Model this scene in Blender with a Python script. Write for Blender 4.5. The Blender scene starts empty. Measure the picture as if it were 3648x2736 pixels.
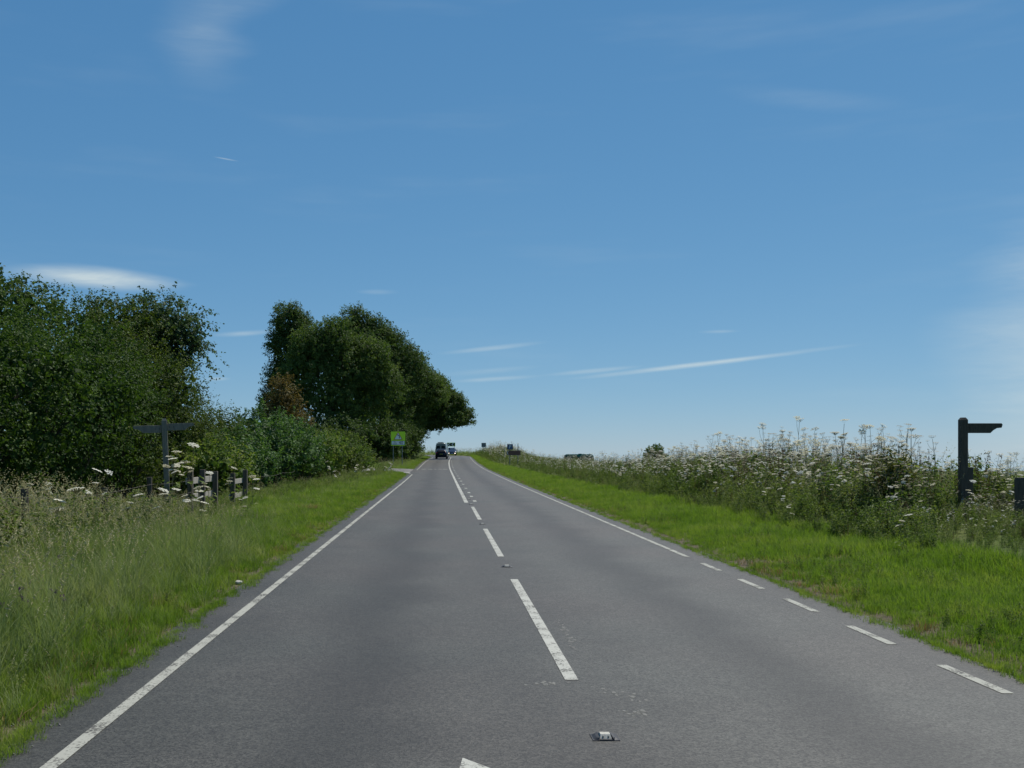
import bpy, bmesh, math, random
import numpy as np
from mathutils import Vector, Matrix, Euler

rad = math.radians
sc = bpy.context.scene
COL = sc.collection
RNG = np.random.default_rng(7)
random.seed(11)

# ------------------------------------------------------------------ camera
cam_data = bpy.data.cameras.new('camera')
cam_data.sensor_width = 36.0
cam_data.lens = 35.86
cam_data.shift_x = 0.0693
cam_data.shift_y = 0.0664
cam_data.clip_start = 0.1
cam_data.clip_end = 30000
cam = bpy.data.objects.new('camera', cam_data)
cam.location = (0, 0, 1.7)
cam.rotation_euler = (rad(90), 0, 0)
COL.objects.link(cam)
sc.camera = cam

# ------------------------------------------------------------------ light
SUN_AZ, SUN_EL = 40.0, 57.0          # clockwise from the road direction (+Y)
SKY_STRENGTH = 0.10
SUN_STRENGTH = 5.0
EXPOSURE = 0.0
sc.view_settings.view_transform = 'Standard'
sc.view_settings.look = 'None'
sc.view_settings.gamma = 1
sc.view_settings.use_curve_mapping = False
sc.view_settings.exposure = EXPOSURE

sun_data = bpy.data.lights.new('sun', 'SUN')
sun_data.energy = SUN_STRENGTH
sun_data.angle = rad(0.53)
sun_data.color = (1.0, 0.95, 0.87)
sun = bpy.data.objects.new('sun', sun_data)
sdir = Vector((math.sin(rad(SUN_AZ)) * math.cos(rad(SUN_EL)), math.cos(rad(SUN_AZ)) * math.cos(rad(SUN_EL)), math.sin(rad(SUN_EL))))
sun.rotation_euler = sdir.to_track_quat('Z', 'Y').to_euler()
sun.location = (40, 40, 90)
COL.objects.link(sun)

# ------------------------------------------------------------------ world: Nishita sky with thin cirrus and painted windscreen reflections
world = bpy.data.worlds.new('World')
sc.world = world
world.use_nodes = True


class Nodes:
    def __init__(self, tree):
        self.t = tree
        self.n = tree.nodes
        self.l = tree.links

    def add(self, typ, **kw):
        nd = self.n.new(typ)
        for k, v in kw.items():
            setattr(nd, k, v)
        return nd

    def put(self, sock, v):
        if hasattr(v, 'is_output'):
            self.l.new(v, sock)
        else:
            sock.default_value = v

    def math(self, op, a, b=None, clamp=False):
        nd = self.add('ShaderNodeMath', operation=op, use_clamp=clamp)
        self.put(nd.inputs[0], a)
        if b is not None:
            self.put(nd.inputs[1], b)
        return nd.outputs[0]

    def rng(self, v, a, b, c=0.0, d=1.0, smooth=True):
        nd = self.add('ShaderNodeMapRange')
        nd.interpolation_type = 'SMOOTHSTEP' if smooth else 'LINEAR'
        self.put(nd.inputs[0], v)
        for i, q in enumerate((a, b, c, d)):
            self.put(nd.inputs[i + 1], q)
        return nd.outputs[0]

    def noise(self, vec, scale, detail=3.0, rough=0.55, dist=0.0):
        nd = self.add('ShaderNodeTexNoise')
        if vec is not None:
            self.l.new(vec, nd.inputs['Vector'])
        nd.inputs['Scale'].default_value = scale
        nd.inputs['Detail'].default_value = detail
        nd.inputs['Roughness'].default_value = rough
        nd.inputs['Distortion'].default_value = dist
        return nd.outputs['Fac']

    def mix(self, f, a, b, blend='MIX'):
        nd = self.add('ShaderNodeMix', data_type='RGBA', blend_type=blend)
        self.put(nd.inputs[0], f)
        self.put(nd.inputs[6], a)
        self.put(nd.inputs[7], b)
        return nd.outputs[2]

    def ramp(self, f, stops):
        nd = self.add('ShaderNodeValToRGB')
        self.put(nd.inputs[0], f)
        e = nd.color_ramp.elements
        while len(e) < len(stops):
            e.new(0.5)
        for s, (p, c) in zip(e, stops):
            s.position = p
            s.color = (*c, 1)
        return nd.outputs[0]


def build_world():
    t = world.node_tree
    t.nodes.clear()
    N = Nodes(t)
    sky = N.add('ShaderNodeTexSky', sky_type='NISHITA')
    sky.sun_disc = False
    sky.sun_elevation = rad(SUN_EL)
    sky.sun_rotation = rad(SUN_AZ)
    sky.altitude = 0
    sky.air_density = 0.7
    sky.dust_density = 0.0
    sky.ozone_density = 3.0
    tc = N.add('ShaderNodeTexCoord')
    sep = N.add('ShaderNodeSeparateXYZ')
    t.links.new(tc.outputs['Generated'], sep.inputs[0])
    x, y, z = sep.outputs
    az = N.math('MULTIPLY', N.math('ARCTAN2', x, y), 57.2958)
    el = N.math('MULTIPLY', N.math('ARCSINE', z), 57.2958)
    comb = N.add('ShaderNodeCombineXYZ')
    N.put(comb.inputs[0], az)
    N.put(comb.inputs[1], el)
    uv = comb.outputs[0]
    # fibrous break-up of the cirrus and painted reflections, stretched along the streaks
    stretch = N.add('ShaderNodeVectorMath', operation='MULTIPLY')
    t.links.new(uv, stretch.inputs[0])
    stretch.inputs[1].default_value = (0.12, 0.75, 1)
    fib = N.noise(stretch.outputs[0], 1.6, 5, 0.6, 0.4)
    fib = N.rng(fib, 0.25, 0.75, 0.5, 1.12)
    warp = N.noise(stretch.outputs[0], 0.8, 3, 0.5)
    total = None
    # centre azimuth, centre elevation, half length, half height (degrees), tilt, density
    for (a, e, hl, hh, tl, al) in (
            (-18.6, 9.2, 5.0, 0.62, -1.7, 0.85), (-11.0, 6.5, 1.95, 0.18, 4.6, 0.35), (-12.4, 4.0, 0.91, 0.15, 1.7, 0.4),
            (2.8, 5.8, 3.0, 0.18, 5.7, 0.33), (2.8, 4.55, 3.1, 0.22, 4.6, 0.16), (3.1, 4.1, 2.6, 0.15, 3.4, 0.33),
            (14.6, 4.8, 6.6, 0.19, 5.7, 0.75), (8.5, 4.5, 2.9, 0.15, 4.6, 0.28), (15.3, 6.5, 1.2, 0.12, 0, 0.2),
            (-3.6, 8.9, 1.2, 0.15, 0, 0.14), (-11.9, 15.7, 0.75, 0.05, -6.8, 0.4), (20.1, 18.0, 5.6, 0.6, -11.3, 0.07),
            (-13.3, 21.6, 2.9, 3.0, 0, 0.17), (-11.1, 23.4, 3.8, 1.3, 26.6, 0.11), (32.0, 4.5, 5.8, 8.6, 0, 0.45)):  # this row: windscreen smear and glow, painted into the sky as soft patches
        m = N.add('ShaderNodeMapping', vector_type='TEXTURE')
        t.links.new(uv, m.inputs[0])
        m.inputs['Location'].default_value = (a, e, 0)
        m.inputs['Rotation'].default_value = (0, 0, rad(tl))
        m.inputs['Scale'].default_value = (hl, hh, 1)
        ln = N.add('ShaderNodeVectorMath', operation='LENGTH')
        t.links.new(m.outputs[0], ln.inputs[0])
        d = N.math('ADD', ln.outputs['Value'], N.rng(warp, 0.3, 0.7, -0.18, 0.18))
        v = N.rng(d, 1.15, 0.0, 0.0, al)
        total = v if total is None else N.math('ADD', total, v)
    total = N.math('MULTIPLY', total, fib, clamp=True)
    # very thin veil everywhere low in the sky
    veil = N.rng(N.noise(stretch.outputs[0], 0.35, 4, 0.6), 0.5, 0.85, 0.0, 0.10)
    total = N.math('MAXIMUM', total, veil)
    # the camera's soft tone response to the clear sky, the same all round
    sp = N.add('ShaderNodeSeparateColor')
    t.links.new(sky.outputs[0], sp.inputs[0])
    cc = N.add('ShaderNodeCombineColor')
    for ch, (g, a) in enumerate(((0.80, 0.54), (0.55, 0.625), (0.41, 0.735))):
        q = N.math('POWER', N.math('MULTIPLY', sp.outputs[ch], 0.078), g)
        N.put(cc.inputs[ch], N.math('MULTIPLY', q, a / SKY_STRENGTH))
    cl = N.mix(total, cc.outputs[0], (6.4, 7.3, 7.4, 1))
    bg = N.add('ShaderNodeBackground')
    t.links.new(cl, bg.inputs[0])
    bg.inputs[1].default_value = SKY_STRENGTH
    out = N.add('ShaderNodeOutputWorld')
    t.links.new(bg.outputs[0], out.inputs[0])


build_world()


# ------------------------------------------------------------------ materials
def new_mat(name):
    m = bpy.data.materials.new(name)
    m.use_nodes = True
    m.node_tree.nodes.clear()
    N = Nodes(m.node_tree)
    out = N.add('ShaderNodeOutputMaterial')
    return m, N, out


def plain(name, col, rough=0.6, metal=0.0, var=0.12, scale=6.0, bump=0.0, emit=None, spec=0.5):
    m, N, out = new_mat(name)
    p = N.add('ShaderNodeBsdfPrincipled')
    tc = N.add('ShaderNodeTexCoord')
    f = N.noise(tc.outputs['Object'], scale, 4, 0.6)
    lo = tuple(c * (1 - var) for c in col)
    hi = tuple(min(1, c * (1 + var)) for c in col)
    N.l.new(N.ramp(f, [(0.3, lo), (0.7, hi)]), p.inputs['Base Color'])
    p.inputs['Roughness'].default_value = rough
    p.inputs['Metallic'].default_value = metal
    p.inputs['Specular IOR Level'].default_value = spec
    if bump:
        b = N.add('ShaderNodeBump')
        b.inputs['Strength'].default_value = bump
        b.inputs['Distance'].default_value = 0.01
        N.l.new(f, b.inputs['Height'])
        N.l.new(b.outputs[0], p.inputs['Normal'])
    if emit:
        p.inputs['Emission Color'].default_value = (*emit[0], 1)
        p.inputs['Emission Strength'].default_value = emit[1]
    N.l.new(p.outputs[0], out.inputs[0])
    return m


def leaf_mat(name, dark, mid, light, trans=0.32, gloss=0.35, spec=0.35, tcol=None, src='attr'):
    gloss, spec = max(gloss, 0.6), spec * 0.35
    if src == 'attr':
        dark, mid, light = (tuple(c * k for c in q) for q, k in ((dark, 1.4), (mid, 1.55), (light, 1.65)))
    """src 'attr': per-leaf point attribute; 'inst': per-instance random."""
    m, N, out = new_mat(name)
    geo = N.add('ShaderNodeNewGeometry')
    if src == 'attr':
        at = N.add('ShaderNodeAttribute')
        at.attribute_name = 'tint'
        f = at.outputs['Fac']
    else:
        oi = N.add('ShaderNodeObjectInfo')
        patch = N.noise(geo.outputs['Position'], 0.6, 5, 0.7)
        f = N.math('ADD', N.math('MULTIPLY', oi.outputs['Random'], 0.45), N.rng(patch, 0.3, 0.7, 0.0, 0.55), clamp=True)
    col = N.ramp(f, [(0.1, dark), (0.5, mid), (0.92, light)])
    p = N.add('ShaderNodeBsdfPrincipled')
    N.l.new(col, p.inputs['Base Color'])
    p.inputs['Roughness'].default_value = gloss
    p.inputs['Specular IOR Level'].default_value = spec
    tr = N.add('ShaderNodeBsdfTranslucent')
    tm = N.mix(1.0, col, (*(tcol or (1.5, 1.7, 0.7)), 1), 'MULTIPLY')
    N.l.new(tm, tr.inputs[0])
    mx = N.add('ShaderNodeMixShader')
    mx.inputs[0].default_value = trans
    N.l.new(p.outputs[0], mx.inputs[1])
    N.l.new(tr.outputs[0], mx.inputs[2])
    N.l.new(mx.outputs[0], out.inputs[0])
    return m


def wood_mat(name, dark, light, rough=0.85):
    m, N, out = new_mat(name)
    p = N.add('ShaderNodeBsdfPrincipled')
    tc = N.add('ShaderNodeTexCoord')
    mp = N.add('ShaderNodeMapping')
    N.l.new(tc.outputs['Object'], mp.inputs[0])
    mp.inputs['Scale'].default_value = (14, 14, 1.6)
    f = N.noise(mp.outputs[0], 2.5, 6, 0.65, 0.6)
    N.l.new(N.ramp(f, [(0.3, dark), (0.72, light)]), p.inputs['Base Color'])
    p.inputs['Roughness'].default_value = rough
    b = N.add('ShaderNodeBump')
    b.inputs['Strength'].default_value = 0.5
    b.inputs['Distance'].default_value = 0.006
    N.l.new(f, b.inputs['Height'])
    N.l.new(b.outputs[0], p.inputs['Normal'])
    N.l.new(p.outputs[0], out.inputs[0])
    return m


def asphalt_mat(name, base=0.055, lanes=True):
    m, N, out = new_mat(name)
    geo = N.add('ShaderNodeNewGeometry')
    pos = geo.outputs['Position']
    agg = N.noise(pos, 95, 3, 0.7)
    vor = N.add('ShaderNodeTexVoronoi')
    vor.inputs['Scale'].default_value = 75
    N.l.new(pos, vor.inputs['Vector'])
    chips = vor.outputs['Color']
    sep = N.add('ShaderNodeSeparateColor')
    N.l.new(chips, sep.inputs[0])
    blotch = N.noise(pos, 0.7, 5, 0.65)
    mid = N.noise(pos, 9, 4, 0.6)
    v = N.math('MULTIPLY', N.rng(sep.outputs[0], 0, 1, 0.42, 1.65, False), N.rng(agg, 0.3, 0.7, 0.7, 1.3, False))
    v = N.math('MULTIPLY', v, N.rng(blotch, 0.3, 0.7, 0.88, 1.12))
    v = N.math('MULTIPLY', v, N.rng(mid, 0.3, 0.7, 0.9, 1.1))
    if lanes:
        at = N.add('ShaderNodeAttribute')
        at.attribute_name = 'lat'
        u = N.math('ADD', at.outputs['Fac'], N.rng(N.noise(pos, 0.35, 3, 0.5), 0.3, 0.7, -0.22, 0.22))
        au = N.math('ABSOLUTE', u)
        # oil-dark strip in the middle of each lane, polished wheel tracks on both sides of it
        strip = N.rng(N.math('ABSOLUTE', N.math('SUBTRACT', au, 1.62)), 0.0, 0.62, 0.62, 1.0)
        track = N.rng(N.math('ABSOLUTE', N.math('SUBTRACT', N.math('ABSOLUTE', N.math('SUBTRACT', au, 1.62)), 0.82)), 0.0, 0.45, 1.13, 1.0)
        edge = N.math('MULTIPLY', N.rng(au, 3.05, 3.3, 1.0, 0.80), N.rng(u, -0.3, 0.3, 0.90, 1.06))  # dark outer edges; left lane darker, right lighter: sheen put into the colour
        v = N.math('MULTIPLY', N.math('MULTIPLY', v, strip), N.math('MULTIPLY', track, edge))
    v = N.math('MULTIPLY', v, base)
    comb = N.add('ShaderNodeCombineColor')
    warm = N.rng(N.noise(pos, 0.25, 2, 0.5), 0.35, 0.65, 0.97, 1.06)
    N.put(comb.inputs[0], N.math('MULTIPLY', v, N.math('MULTIPLY', warm, 1.05)))
    N.put(comb.inputs[1], N.math('MULTIPLY', v, 1.02))
    N.put(comb.inputs[2], N.math('MULTIPLY', v, 0.86))
    p = N.add('ShaderNodeBsdfPrincipled')
    N.l.new(comb.outputs[0], p.inputs['Base Color'])
    p.inputs['Roughness'].default_value = 0.62
    p.inputs['Specular IOR Level'].default_value = 0.42
    b = N.add('ShaderNodeBump')
    b.inputs['Strength'].default_value = 0.55
    b.inputs['Distance'].default_value = 0.006
    N.l.new(N.math('ADD', sep.outputs[0], agg), b.inputs['Height'])
    N.l.new(b.outputs[0], p.inputs['Normal'])
    N.l.new(p.outputs[0], out.inputs[0])
    return m


def paint_mat(name, wear=0.35, col=(0.42, 0.42, 0.37)):
    """Thermoplastic road paint worn through to the chippings below."""
    m, N, out = new_mat(name)
    geo = N.add('ShaderNodeNewGeometry')
    pos = geo.outputs['Position']
    f = N.noise(pos, 45, 4, 0.7)
    g = N.noise(pos, 3, 3, 0.6)
    w = N.math('ADD', f, N.rng(g, 0.3, 0.7, -0.12, 0.12))
    mask = N.rng(w, wear - 0.07, wear + 0.09, 0, 1)
    c = N.mix(mask, (0.062, 0.061, 0.055, 1), (*col, 1))
    c2 = N.mix(N.rng(N.noise(pos, 14, 3, 0.6), 0.35, 0.65, 0.0, 0.25), c, (0.32, 0.31, 0.27, 1))
    p = N.add('ShaderNodeBsdfPrincipled')
    N.l.new(c2, p.inputs['Base Color'])
    p.inputs['Roughness'].default_value = 0.75
    p.inputs['Specular IOR Level'].default_value = 0.2
    b = N.add('ShaderNodeBump')
    b.inputs['Strength'].default_value = 0.4
    b.inputs['Distance'].default_value = 0.005
    N.l.new(f, b.inputs['Height'])
    N.l.new(b.outputs[0], p.inputs['Normal'])
    N.l.new(p.outputs[0], out.inputs[0])
    return m


def ground_mat():
    m, N, out = new_mat('meadow_ground')
    geo = N.add('ShaderNodeNewGeometry')
    pos = geo.outputs['Position']
    f = N.noise(pos, 0.6, 6, 0.65)
    h = N.noise(pos, 14, 5, 0.7)
    far = N.noise(pos, 0.012, 4, 0.6)
    col = N.ramp(f, [(0.3, (0.05, 0.075, 0.018)), (0.5, (0.08, 0.11, 0.026)), (0.75, (0.12, 0.12, 0.045))])
    col = N.mix(N.rng(far, 0.45, 0.6, 0, 0.7), col, (0.12, 0.125, 0.05, 1))
    at = N.add('ShaderNodeAttribute')
    at.attribute_name = 'bare'
    soil = N.ramp(h, [(0.3, (0.07, 0.058, 0.04)), (0.7, (0.15, 0.125, 0.085))])
    mask = N.rng(N.math('ADD', at.outputs['Fac'], N.rng(N.noise(pos, 3.0, 4, 0.6), 0.3, 0.7, -0.3, 0.3)), 0.35, 0.65, 0, 1)
    c = N.mix(mask, col, soil)
    p = N.add('ShaderNodeBsdfPrincipled')
    N.l.new(c, p.inputs['Base Color'])
    p.inputs['Roughness'].default_value = 0.95
    p.inputs['Specular IOR Level'].default_value = 0.1
    b = N.add('ShaderNodeBump')
    b.inputs['Strength'].default_value = 0.8
    b.inputs['Distance'].default_value = 0.03
    N.l.new(h, b.inputs['Height'])
    N.l.new(b.outputs[0], p.inputs['Normal'])
    N.l.new(p.outputs[0], out.inputs[0])
    return m


M = {}
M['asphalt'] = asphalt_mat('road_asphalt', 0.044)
M['side_asphalt'] = asphalt_mat('pale_side_road_asphalt', 0.10, False)
M['paint'] = paint_mat('worn_white_road_paint', 0.41)
M['paint_edge'] = paint_mat('edge_line_paint', 0.42, (0.34, 0.34, 0.29))
M['ghost'] = paint_mat('nearly_worn_off_paint', 0.40, (0.15, 0.15, 0.135))
M['ground'] = ground_mat()
M['bark'] = wood_mat('grey_brown_bark', (0.03, 0.024, 0.018), (0.085, 0.07, 0.052))
M['old_wood'] = wood_mat('weathered_grey_timber', (0.20, 0.18, 0.145), (0.46, 0.43, 0.36))
M['dark_wood'] = wood_mat('dark_stained_timber', (0.04, 0.033, 0.024), (0.10, 0.083, 0.06))
M['finger_wood'] = wood_mat('brown_green_weathered_timber', (0.12, 0.112, 0.088), (0.24, 0.225, 0.18))
M['fence_post'] = wood_mat('shade_darkened_post', (0.055, 0.046, 0.035), (0.14, 0.12, 0.095))  # darker than the rails: shade on the posts' near faces put into the colour
M['galv'] = plain('galvanised_steel', (0.30, 0.31, 0.31), 0.5, 0.7, 0.12, 20)
M['wire'] = plain('rusty_wire', (0.16, 0.14, 0.12), 0.6, 0.6)
M['grey_post'] = plain('grey_painted_post', (0.17, 0.18, 0.18), 0.55, 0.2)
M['back_plate'] = plain('grey_sign_back', (0.13, 0.15, 0.16), 0.6, 0.2)
M['fluoro'] = plain('fluorescent_yellow_green_sheet', (0.54, 0.80, 0.02), 0.5, 0, 0.04)
M['sign_white'] = plain('white_sign_sheet', (0.72, 0.73, 0.72), 0.5, 0, 0.04)
M['sign_red'] = plain('red_sign_sheet', (0.42, 0.03, 0.03), 0.5, 0, 0.05)
M['sign_black'] = plain('black_sign_sheet', (0.015, 0.016, 0.018), 0.5, 0, 0.1)
M['sign_blue'] = plain('blue_sign_sheet', (0.03, 0.075, 0.17), 0.45, 0, 0.06)
M['sign_brown'] = plain('brown_tourist_sheet', (0.13, 0.055, 0.035), 0.5, 0, 0.08)
M['rubber'] = plain('black_rubber', (0.015, 0.015, 0.016), 0.8)
M['alloy'] = plain('silver_alloy', (0.4, 0.41, 0.42), 0.35, 0.8)
M['glass'] = plain('dark_tinted_glass', (0.02, 0.026, 0.03), 0.06, 0, 0.05, spec=0.8)
M['van_paint'] = plain('silver_green_van_paint', (0.23, 0.26, 0.24), 0.3, 0.4, 0.05)
M['navy_paint'] = plain('navy_car_paint', (0.014, 0.018, 0.032), 0.28, 0.2, 0.06)
M['blue_paint'] = plain('dark_blue_car_paint', (0.025, 0.045, 0.085), 0.25, 0.3, 0.06)
M['tail_red'] = plain('red_lamp_lens', (0.4, 0.015, 0.015), 0.25, 0, 0.05)
M['plate_yellow'] = plain('yellow_number_plate', (0.45, 0.33, 0.04), 0.5, 0, 0.04)
M['plate_white'] = plain('white_number_plate', (0.6, 0.6, 0.58), 0.5, 0, 0.04)
M['trim'] = plain('black_plastic_trim', (0.02, 0.021, 0.022), 0.6)
M['headlamp'] = plain('lit_headlamp', (0.9, 0.85, 0.75), 0.2, 0, 0.02, emit=((1.0, 0.86, 0.70), 2.2))
M['lamp_clear'] = plain('clear_lamp_lens', (0.55, 0.57, 0.6), 0.15, 0.3, 0.05)
M['tank_green'] = plain('dark_green_plastic', (0.006, 0.042, 0.040), 0.95, 0, 0.15, 2.0, spec=0.0)
M['steel_dark'] = plain('dark_cast_iron', (0.05, 0.05, 0.052), 0.6, 0.5, 0.25, 30)
M['insert'] = plain('dusty_white_rubber', (0.42, 0.40, 0.34), 0.7, 0, 0.2, 40)
M['bead'] = plain('glass_bead', (0.2, 0.19, 0.16), 0.2, 0.0, 0.05)
M['chipping'] = plain('grey_chippings', (0.13, 0.125, 0.115), 0.9, 0, 0.3, 30)
M['stone'] = plain('chalky_stone', (0.42, 0.40, 0.35), 0.9, 0, 0.2, 12, 0.6)
M['straw'] = leaf_mat('dry_straw', (0.20, 0.13, 0.06), (0.30, 0.21, 0.10), (0.40, 0.30, 0.16), 0.2, 0.7, 0.1, (1.2, 1.1, 0.8), 'inst')

# foliage (leaf colours; every leaf carries its own tint value)
M['leaf_bright'] = leaf_mat('fresh_green_leaves', (0.017, 0.033, 0.008), (0.029, 0.053, 0.011), (0.056, 0.085, 0.019), 0.25)
M['leaf_olive'] = leaf_mat('olive_hawthorn_leaves', (0.022, 0.036, 0.009), (0.039, 0.058, 0.012), (0.076, 0.091, 0.021), 0.25)
M['leaf_blue'] = leaf_mat('bluish_bramble_leaves', (0.026, 0.050, 0.018), (0.044, 0.082, 0.026), (0.078, 0.125, 0.042), 0.25, 0.30, 0.5)
M['leaf_mixed'] = leaf_mat('mixed_hedge_leaves', (0.036, 0.058, 0.015), (0.062, 0.096, 0.022), (0.120, 0.135, 0.038), 0.28)
M['leaf_brown'] = leaf_mat('bronze_hawthorn_leaves', (0.045, 0.038, 0.014), (0.075, 0.062, 0.022), (0.12, 0.10, 0.035), 0.25, 0.4, 0.3, (1.5, 1.3, 0.7))
M['leaf_olive_brown'] = leaf_mat('brownish_olive_leaves', (0.04, 0.042, 0.014), (0.065, 0.068, 0.022), (0.10, 0.098, 0.034), 0.27)
M['leaf_beech'] = leaf_mat('beech_leaves', (0.032, 0.052, 0.014), (0.050, 0.078, 0.020), (0.086, 0.112, 0.034), 0.25, 0.38)
M['leaf_beech_dark'] = leaf_mat('dark_beech_leaves', (0.026, 0.044, 0.014), (0.040, 0.064, 0.019), (0.068, 0.094, 0.030), 0.25, 0.38)
M['leaf_grey'] = leaf_mat('grey_green_tree_leaves', (0.026, 0.045, 0.020), (0.042, 0.066, 0.032), (0.07, 0.10, 0.050), 0.25, 0.35)
M['grass_short'] = leaf_mat('bright_verge_grass', (0.100, 0.165, 0.024), (0.155, 0.230, 0.034), (0.240, 0.275, 0.066), 0.35, 0.5, 0.2, (1.3, 1.5, 0.6), 'inst')
M['grass_long'] = leaf_mat('long_summer_grass', (0.11, 0.160, 0.050), (0.175, 0.225, 0.080), (0.275, 0.290, 0.140), 0.33, 0.5, 0.2, (1.3, 1.4, 0.7), 'inst')
M['seed_head'] = leaf_mat('beige_grass_seed_heads', (0.25, 0.24, 0.13), (0.36, 0.34, 0.19), (0.49, 0.46, 0.29), 0.3, 0.8, 0.05, (1.1, 1.05, 0.9), 'inst')
M['herb'] = leaf_mat('nettle_and_herb_leaves', (0.068, 0.105, 0.022), (0.120, 0.165, 0.036), (0.205, 0.225, 0.075), 0.3, 0.4, 0.3, (1.4, 1.6, 0.7), 'inst')
M['stem'] = leaf_mat('hogweed_stems', (0.12, 0.12, 0.06), (0.18, 0.165, 0.09), (0.25, 0.22, 0.14), 0.1, 0.6, 0.2, (1.2, 1.2, 0.8), 'inst')
M['umbel_white'] = leaf_mat('white_umbel_florets', (0.62, 0.60, 0.48), (0.72, 0.70, 0.58), (0.80, 0.78, 0.68), 0.3, 0.8, 0.05, (1, 1, 0.9), 'inst')
M['umbel_dry'] = leaf_mat('fading_seed_umbels', (0.28, 0.25, 0.18), (0.40, 0.36, 0.27), (0.54, 0.50, 0.39), 0.2, 0.8, 0.05, (1, 1, 0.85), 'inst')
M['dock_brown'] = leaf_mat('rusty_seed_spikes', (0.09, 0.045, 0.025), (0.13, 0.075, 0.04), (0.18, 0.11, 0.065), 0.15, 0.8, 0.05, (1.1, 1, 0.8), 'inst')
M['purple'] = leaf_mat('purple_flowers', (0.11, 0.05, 0.13), (0.15, 0.07, 0.17), (0.19, 0.10, 0.22), 0.3, 0.8, 0.05, (1, 1, 1), 'inst')


# ------------------------------------------------------------------ object helpers
def tag(o, label=None, cat=None, group=None, kind=None):
    if label:
        o['label'] = label
    if cat:
        o['category'] = cat
    if group:
        o['group'] = group
    if kind:
        o['kind'] = kind
    return o


def thing(name, loc, label, cat, rz=0.0, group=None):
    o = bpy.data.objects.new(name, None)
    o.empty_display_size = 0.3
    o.location = loc
    o.rotation_euler = (0, 0, rz)
    COL.objects.link(o)
    return tag(o, label, cat, group)


def link_mesh(name, me, parent=None):
    o = bpy.data.objects.new(name, me)
    COL.objects.link(o)
    if parent is not None:
        o.parent = parent
    return o


class MB:
    """Collects simple solids and links them as one mesh object."""

    def __init__(self):
        self.v, self.f, self.mi, self.sm = [], [], [], []

    def _add(self, vs, fs, mi=0, smooth=False):
        b = len(self.v)
        self.v += [tuple(p) for p in vs]
        for f in fs:
            self.f.append(tuple(b + i for i in f))
            self.mi.append(mi)
            self.sm.append(smooth)

    def box(self, c, s, rz=0.0, mi=0, tilt=None):
        x, y, z = (q / 2 for q in s)
        vs = [Vector((a * x, b * y, d * z)) for d in (-1, 1) for a, b in ((-1, -1), (1, -1), (1, 1), (-1, 1))]
        m = Euler((tilt[0] if tilt else 0, tilt[1] if tilt else 0, rz)).to_matrix()
        vs = [m @ v + Vector(c) for v in vs]
        self._add(vs, [(3, 2, 1, 0), (4, 5, 6, 7), (0, 1, 5, 4), (1, 2, 6, 5), (2, 3, 7, 6), (3, 0, 4, 7)], mi)
        return self

    def prism(self, pts, y0, y1, mi=0):
        """pts: outline in X,Z; extruded from y0 (front) to y1."""
        n = len(pts)
        vs = [(p[0], y0, p[1]) for p in pts] + [(p[0], y1, p[1]) for p in pts]
        fs = [tuple(range(n)), tuple(range(2 * n - 1, n - 1, -1))]
        fs += [(i, i + n, (i + 1) % n + n, (i + 1) % n) for i in range(n)]
        self._add(vs, fs, mi)
        return self

    def sheet(self, pts, mi=0):
        self._add(pts, [tuple(range(len(pts)))], mi)
        return self

    def tube(self, path, radii, seg=6, mi=0, cap=True):
        path = [Vector(p) for p in path]
        rings = []
        for i, p in enumerate(path):
            d = (path[min(i + 1, len(path) - 1)] - path[max(i - 1, 0)]).normalized()
            a = d.orthogonal().normalized() if abs(d.z) < 0.95 else Vector((1, 0, 0)).cross(d).normalized()
            if abs(d.z) < 0.95:
                a = Vector((0, 0, 1)).cross(d).normalized()
            b = d.cross(a)
            r = radii[i] if hasattr(radii, '__len__') else radii
            rings.append([p + (a * math.cos(2 * math.pi * k / seg) + b * math.sin(2 * math.pi * k / seg)) * r for k in range(seg)])
        vs = [v for ring in rings for v in ring]
        fs = []
        for i in range(len(path) - 1):
            for k in range(seg):
                k2 = (k + 1) % seg
                fs.append((i * seg + k, i * seg + k2, (i + 1) * seg + k2, (i + 1) * seg + k))
        self._add(vs, fs, mi, True)
        if cap:
            b = (len(path) - 1) * seg
            self._add(rings[-1], [tuple(range(seg))], mi)
            self._add(rings[0], [tuple(range(seg - 1, -1, -1))], mi)
        return self

    def mesh(self, name, mats):
        me = bpy.data.meshes.new(name)
        me.from_pydata(self.v, [], self.f)
        for m in (mats if isinstance(mats, (list, tuple)) else [mats]):
            me.materials.append(m)
        me.polygons.foreach_set('material_index', self.mi)
        me.polygons.foreach_set('use_smooth', self.sm)
        me.update()
        return me

    def build(self, name, mats, parent=None, bevel=0.0):
        o = link_mesh(name, self.mesh(name, mats), parent)
        if bevel:
            b = o.modifiers.new('bevel', 'BEVEL')
            b.width = bevel
            b.segments = 2
            b.limit_method = 'ANGLE'
        return o


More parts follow.
